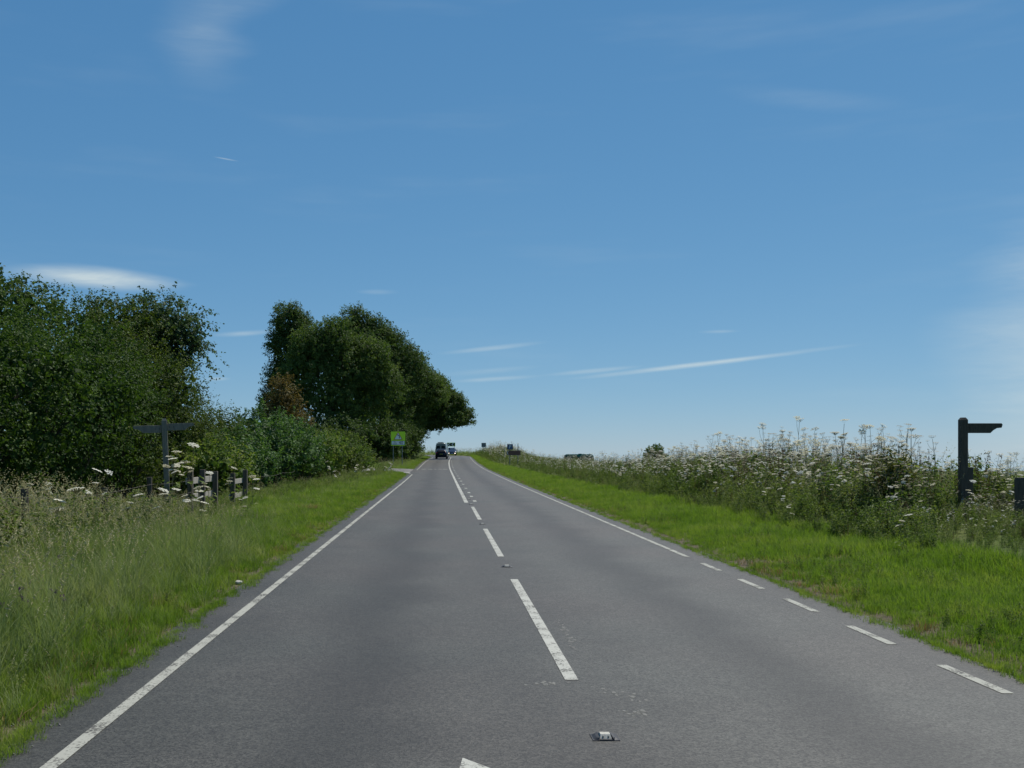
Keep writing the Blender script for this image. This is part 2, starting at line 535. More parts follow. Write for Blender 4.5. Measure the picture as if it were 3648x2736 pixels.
def soup(name, V, F, mats, fmat=None, attrs=None, smooth=False):
    """Mesh from numpy vertex and triangle arrays."""
    me = bpy.data.meshes.new(name)
    nv, nf = len(V), len(F)
    me.vertices.add(nv)
    me.vertices.foreach_set('co', np.ascontiguousarray(V, dtype=np.float32).ravel())
    k = F.shape[1]
    me.loops.add(nf * k)
    me.loops.foreach_set('vertex_index', np.ascontiguousarray(F, dtype=np.int32).ravel())
    me.polygons.add(nf)
    me.polygons.foreach_set('loop_start', np.arange(0, nf * k, k, dtype=np.int32))
    for m in (mats if isinstance(mats, (list, tuple)) else [mats]):
        me.materials.append(m)
    if fmat is not None:
        me.polygons.foreach_set('material_index', np.ascontiguousarray(fmat, dtype=np.int32))
    me.polygons.foreach_set('use_smooth', np.full(nf, smooth))
    me.update(calc_edges=True)
    for an, arr in (attrs or {}).items():
        a = me.attributes.new(an, 'FLOAT', 'POINT')
        a.data.foreach_set('value', np.ascontiguousarray(arr, dtype=np.float32))
    return me


def unit(a):
    return a / np.maximum(np.linalg.norm(a, axis=-1, keepdims=True), 1e-9)


def leaf_soup(P, Nrm, size, rng, aspect=0.62, tint=None):
    """Folded four-cornered leaves: two triangles each."""
    n = len(P)
    nrm = unit(Nrm)
    t = unit(np.cross(nrm, rng.normal(size=(n, 3))))
    b = np.cross(nrm, t)
    s = size * rng.uniform(0.65, 1.3, (n, 1))
    fold = nrm * s * 0.12
    v0 = P - t * s * 0.5
    v1 = P + b * s * aspect * 0.5 + fold
    v2 = P + t * s * 0.5
    v3 = P - b * s * aspect * 0.5 + fold
    V = np.stack([v0, v1, v2, v3], 1).reshape(-1, 3)
    i = np.arange(n)[:, None] * 4
    F = np.concatenate([i + [0, 1, 2], i + [0, 2, 3]], 1).reshape(-1, 3)
    T = np.repeat(tint if tint is not None else rng.uniform(0, 1, n), 4)
    return V, F, T


def crown_soup(lobes, n_leaf, size, seed, twig=(0.5, 1.1), spread=0.2, droop=0.0, fill=0.17, up=0.4, zmin=None, aspect=0.62, sub=0, sub_r=(0.26, 0.46)):
    rng = np.random.default_rng(seed)
    if sub:                                  # boughs that stand out of each lobe and shade one another
        more = []
        for l in lobes:
            for d in unit(rng.normal(size=(sub, 3))):
                d[2] = abs(d[2]) if rng.uniform() < 0.75 else d[2]
                q = rng.uniform(0.60, 0.80)
                k = rng.uniform(*sub_r)
                more.append((l[0] + d[0] * l[3] * q, l[1] + d[1] * l[4] * q, l[2] + d[2] * l[5] * q, l[3] * k, l[4] * k, l[5] * k * 0.8))
        lobes = [(l[0], l[1], l[2], l[3] * 0.93, l[4] * 0.93, l[5] * 0.93) for l in lobes] + more
    L = np.array([l[:3] for l in lobes], float)
    Rr = np.array([l[3:6] for l in lobes], float)
    w = (Rr.prod(1)) ** (2 / 3)
    per = 24
    nc = int(n_leaf / per * 1.35)
    li = rng.choice(len(lobes), nc, p=w / w.sum())
    d = unit(rng.normal(size=(nc, 3)))
    d[:, 2] = np.where(d[:, 2] < -0.55, -d[:, 2], d[:, 2])
    base = L[li] + d * Rr[li] * rng.uniform(0.66, 0.97, (nc, 1))
    dist = np.linalg.norm((base[:, None, :] - L[None]) / Rr[None], axis=2)
    dist[np.arange(nc), li] = 9
    keep = dist.min(1) > 0.72
    if zmin is not None:
        keep &= base[:, 2] > zmin
    base, d, li = base[keep], d[keep], li[keep]
    nc = len(base)
    out = unit(d / Rr[li])
    axis = unit(out + np.array([0, 0, up]) + rng.normal(size=(nc, 3)) * 0.38 - np.array([0, 0, droop]))
    ln = rng.uniform(twig[0], twig[1], nc)
    ct = np.clip(0.5 + 0.22 * rng.normal(size=nc), 0, 1)
    t = rng.uniform(0, 1, (nc, per, 1))
    P = base[:, None] + axis[:, None] * t * ln[:, None, None] + rng.normal(size=(nc, per, 3)) * spread * (1.05 - 0.75 * t)
    P[:, :, 2] -= droop * 0.5 * (t[:, :, 0] ** 2) * ln[:, None]
    Nn = out[:, None] * 0.55 + np.array([0, 0, 0.6]) + rng.normal(size=(nc, per, 3)) * 0.65
    T = np.clip(ct[:, None] + rng.normal(size=(nc, per)) * 0.10, 0, 1)
    P, Nn, T = P.reshape(-1, 3), Nn.reshape(-1, 3), T.ravel()
    if zmin is not None:
        k = P[:, 2] > zmin - 0.3
        P, Nn, T = P[k], Nn[k], T[k]
    V, F, Tv = leaf_soup(P, Nn, size, rng, aspect, T)
    # inner leaves that close the crown
    nf = int(n_leaf * fill)
    lj = rng.choice(len(lobes), nf, p=w / w.sum())
    dd = unit(rng.normal(size=(nf, 3)))
    Q = L[lj] + dd * Rr[lj] * rng.uniform(0.3, 0.82, (nf, 1))
    if zmin is not None:
        Q = Q[Q[:, 2] > zmin]
    V2, F2, T2 = leaf_soup(Q, rng.normal(size=(len(Q), 3)), size * 2.2, rng, 0.8, np.clip(rng.normal(0.4, 0.15, len(Q)), 0, 1))
    return np.concatenate([V, V2]), np.concatenate([F, F2 + len(V)]), np.concatenate([Tv, T2])


# ------------------------------------------------------------------ the road's course and the ground's height
CTRL = np.array([(0.974, -70), (0.974, 0), (0.974, 60), (0.974, 100), (1.15, 130), (1.6, 158), (1.75, 172), (1.3, 185), (-1.0, 197), (-5, 206), (-12, 213.5), (-25, 221), (-60, 231)], float)


def catmull(P, step=1.0):
    out = []
    for i in range(len(P) - 1):
        p0, p1, p2, p3 = P[max(i - 1, 0)], P[i], P[i + 1], P[min(i + 2, len(P) - 1)]
        n = max(2, int(np.linalg.norm(p2 - p1) / step))
        l1, l2 = np.linalg.norm(p2 - p1), 1.0
        m1 = (p2 - p0) / max(np.linalg.norm(p2 - p0), 1e-6) * l1
        m2 = (p3 - p1) / max(np.linalg.norm(p3 - p1), 1e-6) * l1
        for k in range(n):
            t = k / n
            h = (2 * t**3 - 3 * t**2 + 1, t**3 - 2 * t**2 + t, -2 * t**3 + 3 * t**2, t**3 - t**2)
            out.append(h[0] * p1 + h[1] * m1 + h[2] * p2 + h[3] * m2)
    out.append(P[-1])
    return np.array(out)


CL = catmull(CTRL)
TAN = unit(np.gradient(CL, axis=0))
RIGHT = np.stack([TAN[:, 1], -TAN[:, 0]], 1)
RZ_Y = [-70, 0, 60, 90, 105, 126, 153, 175, 195, 215, 240]
RZ_Z = [0, 0, 0, 0.10, 0.20, 0.44, 0.68, 0.85, 1.0, 1.15, 1.2]
_yy = np.linspace(-70, 300, 371)
_zz = np.convolve(np.pad(np.interp(_yy, RZ_Y, RZ_Z), 8, mode='edge'), np.ones(17) / 17, 'valid')


def road_z(y):
    return np.interp(y, _yy, _zz)


def lateral(x, y):
    """Signed distance from the centre line (right positive)."""
    x, y = np.atleast_1d(np.asarray(x, float)), np.atleast_1d(np.asarray(y, float))
    res = np.empty(len(x))
    for s in range(0, len(x), 20000):
        q = np.stack([x[s:s + 20000], y[s:s + 20000]], 1)
        d = q[:, None] - CL[None]
        i = (d ** 2).sum(2).argmin(1)
        dd = d[np.arange(len(q)), i]
        r = np.linalg.norm(dd, axis=1)
        along = (dd * TAN[i]).sum(1)
        side = (dd * RIGHT[i]).sum(1)
        res[s:s + 20000] = np.where(np.abs(along) < 1.2, side, np.sign(side) * r)
    return res


F_U = [-4000, -400, -60, -14, -8, -6.4, -4.6, -3.75, -3.45, -3.0, 3.0, 3.4, 3.7, 6.0, 8.2, 11, 14, 19, 40, 100, 400, 4000]
F_Z = [-110, -20, -0.6, 0.15, 0.15, 0.12, 0.06, 0.015, -0.03, -0.05, -0.05, -0.03, 0.015, 0.07, 0.28, 0.36, 0.2, -0.7, -3.5, -10, -40, -112]


def ground_z(x, y, u=None):
    x, y = np.atleast_1d(np.asarray(x, float)), np.atleast_1d(np.asarray(y, float))
    if u is None:
        u = lateral(x, y)
    z = road_z(y) + np.interp(u, F_U, F_Z)
    z = z - np.clip(y - 250, 0, None) * 0.05
    off = np.clip((np.abs(u) - 3.8) / 2.0, 0, 1)
    z = z + off * (0.035 * np.sin(x * 1.3 + y * 0.7) + 0.03 * np.sin(x * 0.6 - y * 1.1 + 1.0))
    return np.maximum(z, -115 - 0.0 * z)


def gz(x, y):
    return float(ground_z(x, y)[0])


def build_ground():
    xs = np.unique(np.concatenate([np.arange(-12, 16, 0.5), np.arange(-34, -12, 1.0), np.arange(16, 46, 1.0),
                                   -34 - np.geomspace(2, 5000, 22), 46 + np.geomspace(2, 5000, 22)]))
    ys = np.unique(np.concatenate([np.arange(-4, 60, 0.5), np.arange(60, 256, 1.0), -4 - np.geomspace(1, 3000, 18), 256 + np.geomspace(2, 6000, 26)]))
    X, Y = np.meshgrid(xs, ys)
    u = lateral(X.ravel(), Y.ravel())
    Z = ground_z(X.ravel(), Y.ravel(), u)
    nx, ny = len(xs), len(ys)
    i = (np.arange(ny - 1)[:, None] * nx + np.arange(nx - 1)[None]).ravel()
    F = np.stack([i, i + 1, i + nx + 1, i + nx], 1)
    V = np.stack([X.ravel(), Y.ravel(), Z], 1)
    bare = np.interp(np.abs(u), [3.3, 3.7, 4.0, 4.5], [1, 0.8, 0.35, 0])
    gate = np.exp(-((V[:, 0] - 6.0) / 2.0) ** 2 - ((V[:, 1] - 15.6) / 0.55) ** 2)
    bare = np.clip(bare + gate * 0.6, 0, 1)
    me = soup('ground', V, F, M['ground'], attrs={'bare': bare}, smooth=True)
    tag(link_mesh('ground', me), kind='structure')


def strip(name, mat, u0, u1, y0=None, y1=None, lift=0.0, lat=False, parent=None, nu=1, jitter=0.0, seed=1, i0=None, i1=None):
    """A sheet that follows the road between two lateral offsets."""
    rng = np.random.default_rng(seed)
    if i0 is None:
        i0 = int(np.searchsorted(CL[:170 + 70, 1], y0))
    s_all = np.arange(len(CL), dtype=float)
    pts = []
    ycoord = CL[:, 1]

    def at(y):
        k = np.interp(y, ycoord[:240], s_all[:240])
        a = int(min(k, len(CL) - 2))
        f = k - a
        return CL[a] * (1 - f) + CL[a + 1] * f, unit(RIGHT[a] * (1 - f) + RIGHT[a + 1] * f)
    if y1 is not None:
        n = max(1, int(math.ceil((y1 - y0) / 1.0)))
        rows = [at(y) for y in np.linspace(y0, y1, n + 1)]
    else:
        rows = [(CL[k], RIGHT[k]) for k in range(len(CL)) if CL[k][1] >= y0]
    V, LAT = [], []
    us = np.linspace(u0, u1, nu + 1)
    for c, r in rows:
        for q, u in enumerate(us):
            uu = u + (rng.normal() * jitter if q in (0, nu) else 0)
            p = c + r * uu
            V.append((p[0], p[1], road_z(p[1]) + lift))
            LAT.append(uu)
    w = nu + 1
    F = [(k * w + j, k * w + j + 1, (k + 1) * w + j + 1, (k + 1) * w + j) for k in range(len(rows) - 1) for j in range(nu)]
    me = soup(name, np.array(V), np.array(F), mat, attrs={'lat': LAT} if lat else None)
    return link_mesh(name, me, parent)


build_ground()
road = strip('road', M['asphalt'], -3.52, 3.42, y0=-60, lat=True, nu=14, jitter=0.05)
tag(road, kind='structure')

# side road that joins from the left
def build_side_road():
    xs = np.concatenate([np.linspace(0, 4, 9), np.linspace(5, 40, 20)])
    V, F = [], []
    for x in xs:
        w = 3.2 + 5.0 * math.exp(-x / 1.8)
        for k in range(5):
            yy = 85.0 + (k / 4 - 0.5) * 2 * w
            c = np.interp(yy, CL[:240, 1], CL[:240, 0])
            X = c - 3.42 - x
            z = road_z(yy) - 0.006 if x < 0.01 else float(ground_z(X, yy, np.array([-3.42 - x]))[0]) + 0.05
            V.append((X, yy, z))
    for a in range(len(xs) - 1):
        for k in range(4):
            i = a * 5 + k
            F.append((i, i + 1, i + 6, i + 5))
    o = link_mesh('side_road', soup('side_road', np.array(V), np.array(F), M['side_asphalt']))
    tag(o, kind='structure')
    m = MB()
    pts = [(-2.3, 75.6), (-2.55, 77.2), (-3.1, 78.8), (-4.2, 80.2)]
    for a, b in zip(pts[:-1], pts[1:]):
        zz = road_z(a[1]) + 0.055 if a[0] < -2.5 else road_z(a[1]) + 0.006
        d = unit(np.array(b) - np.array(a))
        n = np.array((-d[1], d[0])) * 0.08
        za, zb = road_z(a[1]) + 0.07, road_z(b[1]) + 0.1
        m.sheet([(a[0] - n[0], a[1] - n[1], za), (b[0] - n[0], b[1] - n[1], zb), (b[0] + n[0], b[1] + n[1], zb), (a[0] + n[0], a[1] + n[1], za)])
    m.build('corner_line', M['paint'], o)


build_side_road()

# painted markings: parts of the road
strip('edge_line', M['paint_edge'], -3.13, -3.04, y0=-30, y1=75, lift=0.004, parent=road)
strip('edge_line', M['paint_edge'], -3.13, -3.04, y0=90, y1=176, lift=0.004, parent=road)
strip('edge_line', M['paint_edge'], 2.97, 3.055, y0=16.5, y1=186, lift=0.004, parent=road)
for y0 in (14.6, 12.66, 10.84, 9.0, 7.17, 5.3, 3.4, 1.5):
    strip('edge_dash', M['paint_edge'], 2.97, 3.055, y0=y0, y1=y0 + 0.96, lift=0.004, parent=road)
for y0 in (7.6, 16.55, 25.6, -10.5):
    strip('centre_dash', M['paint'], -0.05, 0.05, y0=y0, y1=y0 + 6.0, lift=0.004, parent=road)
strip('solid_centre_line', M['paint'], -0.19, -0.06, y0=34.2, y1=169, lift=0.004, parent=road)
for k, y0 in enumerate(np.concatenate([[34.8, 38.5, 42.2], np.arange(47.3, 166, 5.75)])):
    strip('short_centre_dash', M['paint'], 0.13, 0.25, y0=float(y0), y1=float(y0) + 0.95, lift=0.004, parent=road)
for x0, x1 in ((-1.75, -1.35), (-1.2, -0.78), (-0.62, -0.42), (-0.22, 0.1), (0.18, 0.62)):
    strip('transverse_mark', M['paint'], x0 - 0.974, x1 - 0.974, y0=92.6, y1=93.5, lift=0.004, parent=road)
# tip of a painted deflection arrow that points at the near end of the lane
m = MB()
arrow = [(0.12, 5.66), (0.40, 5.30), (0.36, 4.2), (0.74, 1.2), (0.60, 1.2), (0.22, 4.2), (0.0, 4.6)]
m.sheet([(x, y, 0.004) for x, y in reversed(arrow)])
m.build('painted_arrow', M['paint'], road)
for (x, y, w, l, a, k) in ((1.18, 9.6, 0.05, 0.85, -0.02, 46), (0.79, 7.5, 0.22, 0.06, 0.2, 22), (1.25, 7.2, 0.14, 0.24, 0.6, 20), (1.29, 6.66, 0.12, 0.07, 0.3, 24)):
    c, s_ = math.cos(a), math.sin(a)
    m = MB()
    for q in range(k):                      # what is left of old paint: small flakes
        gx, gy = random.gauss(0, 0.5) * w, random.gauss(0, 0.5) * l
        px, py = x + gx * c - gy * s_, y + gx * s_ + gy * c
        rr_ = random.uniform(0.006, 0.02)
        m.sheet([(px + rr_ * random.uniform(0.5, 1.3) * math.cos(t), py + 1.6 * rr_ * random.uniform(0.5, 1.3) * math.sin(t), 0.0012 + q * 2e-5) for t in (0, 1.2, 2.5, 3.7, 5.0)])
    m.build('worn_mark', M['ghost'], road)


# ------------------------------------------------------------------ instanced ground cover
GN_CACHE = {}


def scatter(name, P, rotz, scale, idx, protos, tilt=None, kind='stuff'):
    """Vertices carry rotation, scale and choice; geometry nodes set a plant on each."""
    n = len(P)
    me = bpy.data.meshes.new(name)
    me.vertices.add(n)
    me.vertices.foreach_set('co', np.ascontiguousarray(P, np.float32).ravel())
    rot = np.zeros((n, 3), np.float32)
    rot[:, 2] = rotz
    if tilt is not None:
        rot[:, :2] = tilt
    a = me.attributes.new('rot', 'FLOAT_VECTOR', 'POINT')
    a.data.foreach_set('vector', rot.ravel())
    a = me.attributes.new('scl', 'FLOAT', 'POINT')
    a.data.foreach_set('value', np.ascontiguousarray(scale, np.float32))
    a = me.attributes.new('idx', 'INT', 'POINT')
    a.data.foreach_set('value', np.ascontiguousarray(idx, np.int32))
    o = link_mesh(name, me)
    ng = bpy.data.node_groups.new(name + '_nodes', 'GeometryNodeTree')
    ng.interface.new_socket('Geometry', in_out='INPUT', socket_type='NodeSocketGeometry')
    ng.interface.new_socket('Geometry', in_out='OUTPUT', socket_type='NodeSocketGeometry')
    nd = ng.nodes
    gi, go = nd.new('NodeGroupInput'), nd.new('NodeGroupOutput')
    join = nd.new('GeometryNodeJoinGeometry')

    def attr(nm, typ):
        q = nd.new('GeometryNodeInputNamedAttribute')
        q.data_type = typ
        q.inputs[0].default_value = nm
        return q.outputs[0]
    ar, as_, ai = attr('rot', 'FLOAT_VECTOR'), attr('scl', 'FLOAT'), attr('idx', 'INT')
    for k, pr in enumerate(protos):
        oi = nd.new('GeometryNodeObjectInfo')
        oi.inputs['Object'].default_value = pr
        oi.inputs['As Instance'].default_value = True
        cmp_ = nd.new('FunctionNodeCompare')
        cmp_.data_type = 'INT'
        cmp_.operation = 'EQUAL'
        ng.links.new(ai, cmp_.inputs[2])
        cmp_.inputs[3].default_value = k
        inst = nd.new('GeometryNodeInstanceOnPoints')
        ng.links.new(gi.outputs[0], inst.inputs['Points'])
        ng.links.new(cmp_.outputs[0], inst.inputs['Selection'])
        ng.links.new(oi.outputs['Geometry'], inst.inputs['Instance'])
        ng.links.new(ar, inst.inputs['Rotation'])
        ng.links.new(as_, inst.inputs['Scale'])
        ng.links.new(inst.outputs[0], join.inputs[0])
    ng.links.new(join.outputs[0], go.inputs[0])
    md = o.modifiers.new('scatter', 'NODES')
    md.node_group = ng
    return tag(o, kind=kind)


def proto(name, me):
    return bpy.data.objects.new(name, me)      # a pattern for the scatter, not linked into the scene


def blade_arrays(n, h, r, width, bend, rng, seg=3, flop=0.5):
    """n curved grass blades; returns vertices and triangles."""
    ang = rng.uniform(0, 2 * math.pi, n)
    rad_ = r * np.sqrt(rng.uniform(0, 1, n))
    base = np.stack([rad_ * np.cos(ang), rad_ * np.sin(ang), np.zeros(n) - 0.02], 1)
    az = ang + rng.normal(0, 0.9, n)
    hh = h * rng.uniform(0.55, 1.1, n)
    bd = bend * rng.uniform(0.3, 1.3, n)
    out = np.stack([np.cos(az), np.sin(az), np.zeros(n)], 1)
    side = np.stack([-np.sin(az), np.cos(az), np.zeros(n)], 1)
    V, F = [], []
    rows = []
    for k in range(seg + 1):
        t = k / seg
        c = base + out * (bd * hh * t ** 1.8)[:, None]
        c[:, 2] += hh * (t - flop * bd * t ** 2.2 * 0.5)
        w = width * (1 - t ** 1.6) * rng.uniform(0.7, 1.2, n)
        if k < seg:
            rows.append((c - side * w[:, None], c + side * w[:, None]))
        else:
            rows.append((c,))
    nv = 2 * seg + 1
    V = np.zeros((n, nv, 3))
    for k in range(seg):
        V[:, 2 * k], V[:, 2 * k + 1] = rows[k]
    V[:, -1] = rows[-1][0]
    f = []
    for k in range(seg - 1):
        a = 2 * k
        f += [(a, a + 1, a + 3), (a, a + 3, a + 2)]
    f.append((2 * seg - 2, 2 * seg - 1, 2 * seg))
    F = (np.arange(n)[:, None, None] * nv + np.array(f)[None]).reshape(-1, 3)
    return V.reshape(-1, 3), F


def merge(parts):
    V, F, Mi, o = [], [], [], 0
    for v, f, mi in parts:
        V.append(v)
        F.append(f + o)
        Mi.append(np.full(len(f), mi))
        o += len(v)
    return np.concatenate(V), np.concatenate(F), np.concatenate(Mi)


def seed_stalks(n, h, r, rng, lean=0.5):
    """Thin stalks with nodding, feathery heads."""
    st, hd = [], []
    for _ in range(n):
        a = rng.uniform(0, 2 * math.pi)
        rr = r * math.sqrt(rng.uniform())
        p = np.array([rr * math.cos(a), rr * math.sin(a), 0])
        az = math.pi - 0.3 + rng.normal(0, 0.6)
        o = np.array([math.cos(az), math.sin(az), 0])
        s = np.array([-math.sin(az), math.cos(az), 0])
        H = h * rng.uniform(0.75, 1.1)
        le = lean * rng.uniform(0.5, 1.3)
        pts = [p + o * (le * H * t ** 2.4) + np.array([0, 0, H * (t - 0.28 * le * t ** 3)]) for t in (0, 0.4, 0.72, 0.88, 1.0)]
        V = []
        for q in pts[:4]:
            V += [q - s * 0.0025, q + s * 0.0025]
        st.append((np.array(V), np.array([(0, 1, 3), (0, 3, 2), (2, 3, 5), (2, 5, 4), (4, 5, 7), (4, 7, 6)])))
        # head: a narrow plume of small flakes
        k = 9
        t = np.linspace(0.78, 1.06, k)
        c = np.stack([p + o * (le * H * q ** 2.4 + 0.04 * (q - .78)) + np.array([0, 0, H * (q - 0.28 * le * q ** 3)]) for q in t])
        c = c + rng.normal(0, 0.012, (k, 3))
        Vh, Fh, _ = leaf_soup(c, rng.normal(size=(k, 3)), 0.05, rng, 0.26)
        hd.append((Vh, Fh))
    return st, hd


def make_grass_protos():
    rng = np.random.default_rng(3)
    short, long_ = [], []
    for k in range(4):
        V, F = blade_arrays(34, 0.15 + 0.03 * k, 0.14, 0.0042, 0.55, rng)
        short.append(proto('short_tuft', soup('short_tuft', V, F, M['grass_short'])))
    for k in range(4):
        parts = [(*blade_arrays(36, 0.42 + 0.07 * k, 0.16, 0.0048, 0.75, rng, 4), 0)]
        st, hd = seed_stalks((0, 2, 3, 1)[k], 0.72 + 0.08 * k, 0.14, rng)
        parts += [(v, f, 1) for v, f in hd] + [(v, f, 0) for v, f in st]
        V, F, mi = merge(parts)
        long_.append(proto('long_tuft', soup('long_tuft', V, F, [M['grass_long'], M['seed_head']], mi)))
    return short, long_


def umbel_arrays(r, rng, tilt=0.12, sub=15):
    """Flat-topped flower head: rays below, small domes above."""
    fl, ray = [], []
    k = np.arange(sub)
    rr = r * np.sqrt((k + 0.4) / sub)
    th = k * 2.39996 + rng.uniform(0, 6)
    for a, q in zip(th, rr):
        c = np.array([q * math.cos(a), q * math.sin(a), 0.10 * r * (1 - (q / r) ** 2) + rng.normal(0, 0.03 * r)])
        s = r * 0.27 * rng.uniform(0.8, 1.2)
        ang = np.arange(6) * math.pi / 3 + rng.uniform(0, 1)
        ring = np.stack([c[0] + s * np.cos(ang), c[1] + s * np.sin(ang), np.full(6, c[2] - 0.18 * s) + rng.normal(0, 0.08 * s, 6)], 1)
        V = np.concatenate([[c + [0, 0, 0.25 * s]], ring])
        fl.append((V, np.array([(0, i + 1, (i + 1) % 6 + 1) for i in range(6)])))
        b = np.array([0, 0, -0.75 * r])
        w = 0.006 * (r / 0.1)
        ray.append((np.array([b, c - [w, 0, 0.02], c + [w, 0, -0.02]]), np.array([(0, 1, 2)])))
    return fl, ray


def stem_strip(pts, w):
    pts = np.array(pts, float)
    V, F = [], []
    for k, p in enumerate(pts):
        ww = w * (1 - 0.5 * k / (len(pts) - 1))
        V += [p + [ww, 0, 0], p + [-ww * 0.5, ww * 0.87, 0], p + [-ww * 0.5, -ww * 0.87, 0]]
    for k in range(len(pts) - 1):
        for j in range(3):
            a, b = 3 * k + j, 3 * k + (j + 1) % 3
            F += [(a, b, b + 3), (a, b + 3, a + 3)]
    return np.array(V), np.array(F)


def hogweed_arrays(h, n_head, rng, r=0.085, leaves=9):
    """Stem, leaves and flower heads of one umbellifer (list of arrays and head positions)."""
    lean = rng.normal(0, 0.07, 2)
    top = np.array([lean[0] * h, lean[1] * h, h])
    stems = [stem_strip([np.zeros(3), top * [0.4, 0.4, 0.5], top * [0.95, 0.95, 0.96]], 0.008)]
    heads = [(top, r)]
    for k in range(n_head - 1):
        t = rng.uniform(0.45, 0.85)
        b = top * [t, t, t]
        a = rng.uniform(0, 6.28)
        l = h * rng.uniform(0.12, 0.26)
        e = b + [math.cos(a) * l * 0.7, math.sin(a) * l * 0.7, l]
        stems.append(stem_strip([b, (b + e) / 2 + [math.cos(a) * l * 0.12, math.sin(a) * l * 0.12, -0.03], e - [0, 0, 0.05]], 0.005))
        heads.append((e, r * rng.uniform(0.6, 0.95)))
    P, Nn = [], []
    for k in range(leaves):
        t = rng.uniform(0.05, 0.62)
        a = rng.uniform(0, 6.28)
        l = rng.uniform(0.08, 0.24)
        P.append(top * [t, t, t] + [math.cos(a) * l, math.sin(a) * l, rng.uniform(-0.03, 0.06)])
        Nn.append([0.4 * math.cos(a), 0.4 * math.sin(a), 1])
    lv = leaf_soup(np.array(P), np.array(Nn) + rng.normal(0, 0.25, (leaves, 3)), 0.15, rng, 0.6)
    return stems, heads, (lv[0], lv[1])


def make_plant_protos():
    rng = np.random.default_rng(21)
    P = {'hog': [], 'dry': [], 'herb': [], 'dock': [], 'tall': []}
    for k in range(5):
        st, heads, lv = hogweed_arrays(1.25 + 0.1 * k, 4 + k % 3, rng, 0.075 + 0.006 * k)
        parts = [(v, f, 0) for v, f in st] + [(*lv, 2)]
        for c, r in heads:
            fl, ry = umbel_arrays(r, rng, sub=11)
            Rm = np.array(Euler((rng.normal(0, .35), rng.normal(0, .35), 0)).to_matrix())
            parts += [(v @ Rm.T + c, f, 1) for v, f in fl] + [(v @ Rm.T + c, f, 0) for v, f in ry]
        V, F, mi = merge(parts)
        P['hog'].append(proto('hogweed', soup('hogweed', V, F, [M['stem'], M['umbel_white'], M['herb']], mi)))
    for k in range(3):
        st, heads, lv = hogweed_arrays(1.35 + 0.15 * k, 6 + k, rng, 0.07, 4)
        parts = [(v, f, 0) for v, f in st] + [(*lv, 2)]
        for c, r in heads:
            fl, ry = umbel_arrays(r, rng, sub=9)
            fl = [(v * [1, 1, 1] , f) for v, f in fl]
            parts += [(v + c, f, 1) for v, f in fl] + [(v + c, f, 0) for v, f in ry]
        V, F, mi = merge(parts)
        P['dry'].append(proto('seeding_hogweed', soup('seeding_hogweed', V, F, [M['stem'], M['umbel_dry'], M['herb']], mi)))
    for k in range(4):
        h = 0.7 + 0.14 * k
        parts = []
        for s in range(6):
            a = rng.uniform(0, 6.28)
            o = np.array([math.cos(a), math.sin(a), 0]) * 0.12 * rng.uniform(0.2, 1)
            tip = o + np.array([math.cos(a) * 0.14, math.sin(a) * 0.14, h * rng.uniform(0.7, 1.1)])
            parts.append((*stem_strip([o, (o + tip) / 2, tip], 0.004), 0))
            n = 22
            t = rng.uniform(0.12, 1.02, n)
            aa = rng.uniform(0, 6.28, n)
            l = 0.08 * (1.25 - 0.7 * t)
            pts = o + (tip - o) * t[:, None] + np.stack([np.cos(aa) * l, np.sin(aa) * l, -0.3 * l], 1)
            nn = np.stack([0.55 * np.cos(aa), 0.55 * np.sin(aa), np.full(n, 1.0)], 1) + rng.normal(0, 0.25, (n, 3))
            v, f, _ = leaf_soup(pts, nn, 0.10, rng, 0.5)
            parts.append((v, f, 1))
        V, F, mi = merge(parts)
        P['herb'].append(proto('leafy_herb', soup('leafy_herb', V, F, [M['stem'], M['herb']], mi)))
    for k in range(2):
        parts = []
        for s in range(3):
            a = rng.uniform(0, 6.28)
            o = np.array([math.cos(a), math.sin(a), 0]) * 0.06
            tip = o * 3 + np.array([0, 0, 1.15 + 0.2 * rng.uniform()])
            parts.append((*stem_strip([o, (o + tip) / 2, tip], 0.005), 0))
            n = 46
            t = rng.uniform(0.45, 1.0, n)
            pts = o + (tip - o) * t[:, None] + rng.normal(0, 0.03, (n, 3))
            v, f, _ = leaf_soup(pts, rng.normal(size=(n, 3)), 0.035, rng, 0.8)
            parts.append((v, f, 1))
        V, F, mi = merge(parts)
        P['dock'].append(proto('dock_spike', soup('dock_spike', V, F, [M['stem'], M['dock_brown']], mi)))
    for k in range(3):
        st, hd = seed_stalks(7, 1.15 + 0.12 * k, 0.16, rng, 0.3)
        parts = [(*blade_arrays(24, 0.7, 0.15, 0.005, 0.6, rng, 4), 0)]
        parts += [(v, f, 1) for v, f in hd] + [(v, f, 0) for v, f in st]
        V, F, mi = merge(parts)
        P['tall'].append(proto('tall_seeding_grass', soup('tall_seeding_grass', V, F, [M['grass_long'], M['seed_head']], mi)))
    return P


SHORT, LONG = make_grass_protos()
PL = make_plant_protos()


def road_x(y, u):
    i = np.clip(np.interp(y, CL[:240, 1], np.arange(240)), 0, 239)
    return np.interp(y, CL[:240, 1], CL[:240, 0]) + u


def band(rng, n, y0, y1, u_lo, u_hi, power=1.6):
    """Points in a strip beside the road, denser near the camera. u_lo/u_hi are functions of y."""
    t = rng.uniform(0, 1, n)
    y = y0 * (y1 / y0) ** (t ** (1 / 1.0)) if power else y0 + (y1 - y0) * t
    lo, hi = u_lo(y), u_hi(y)
    u = lo + (hi - lo) * rng.uniform(0, 1, n)
    x = road_x(y, u)
    return x, y, u


def put(x, y, sink=0.0):
    return np.stack([x, y, ground_z(x, y) - sink], 1)


def lerp(xs, vs):
    return lambda y: np.interp(y, xs, vs)


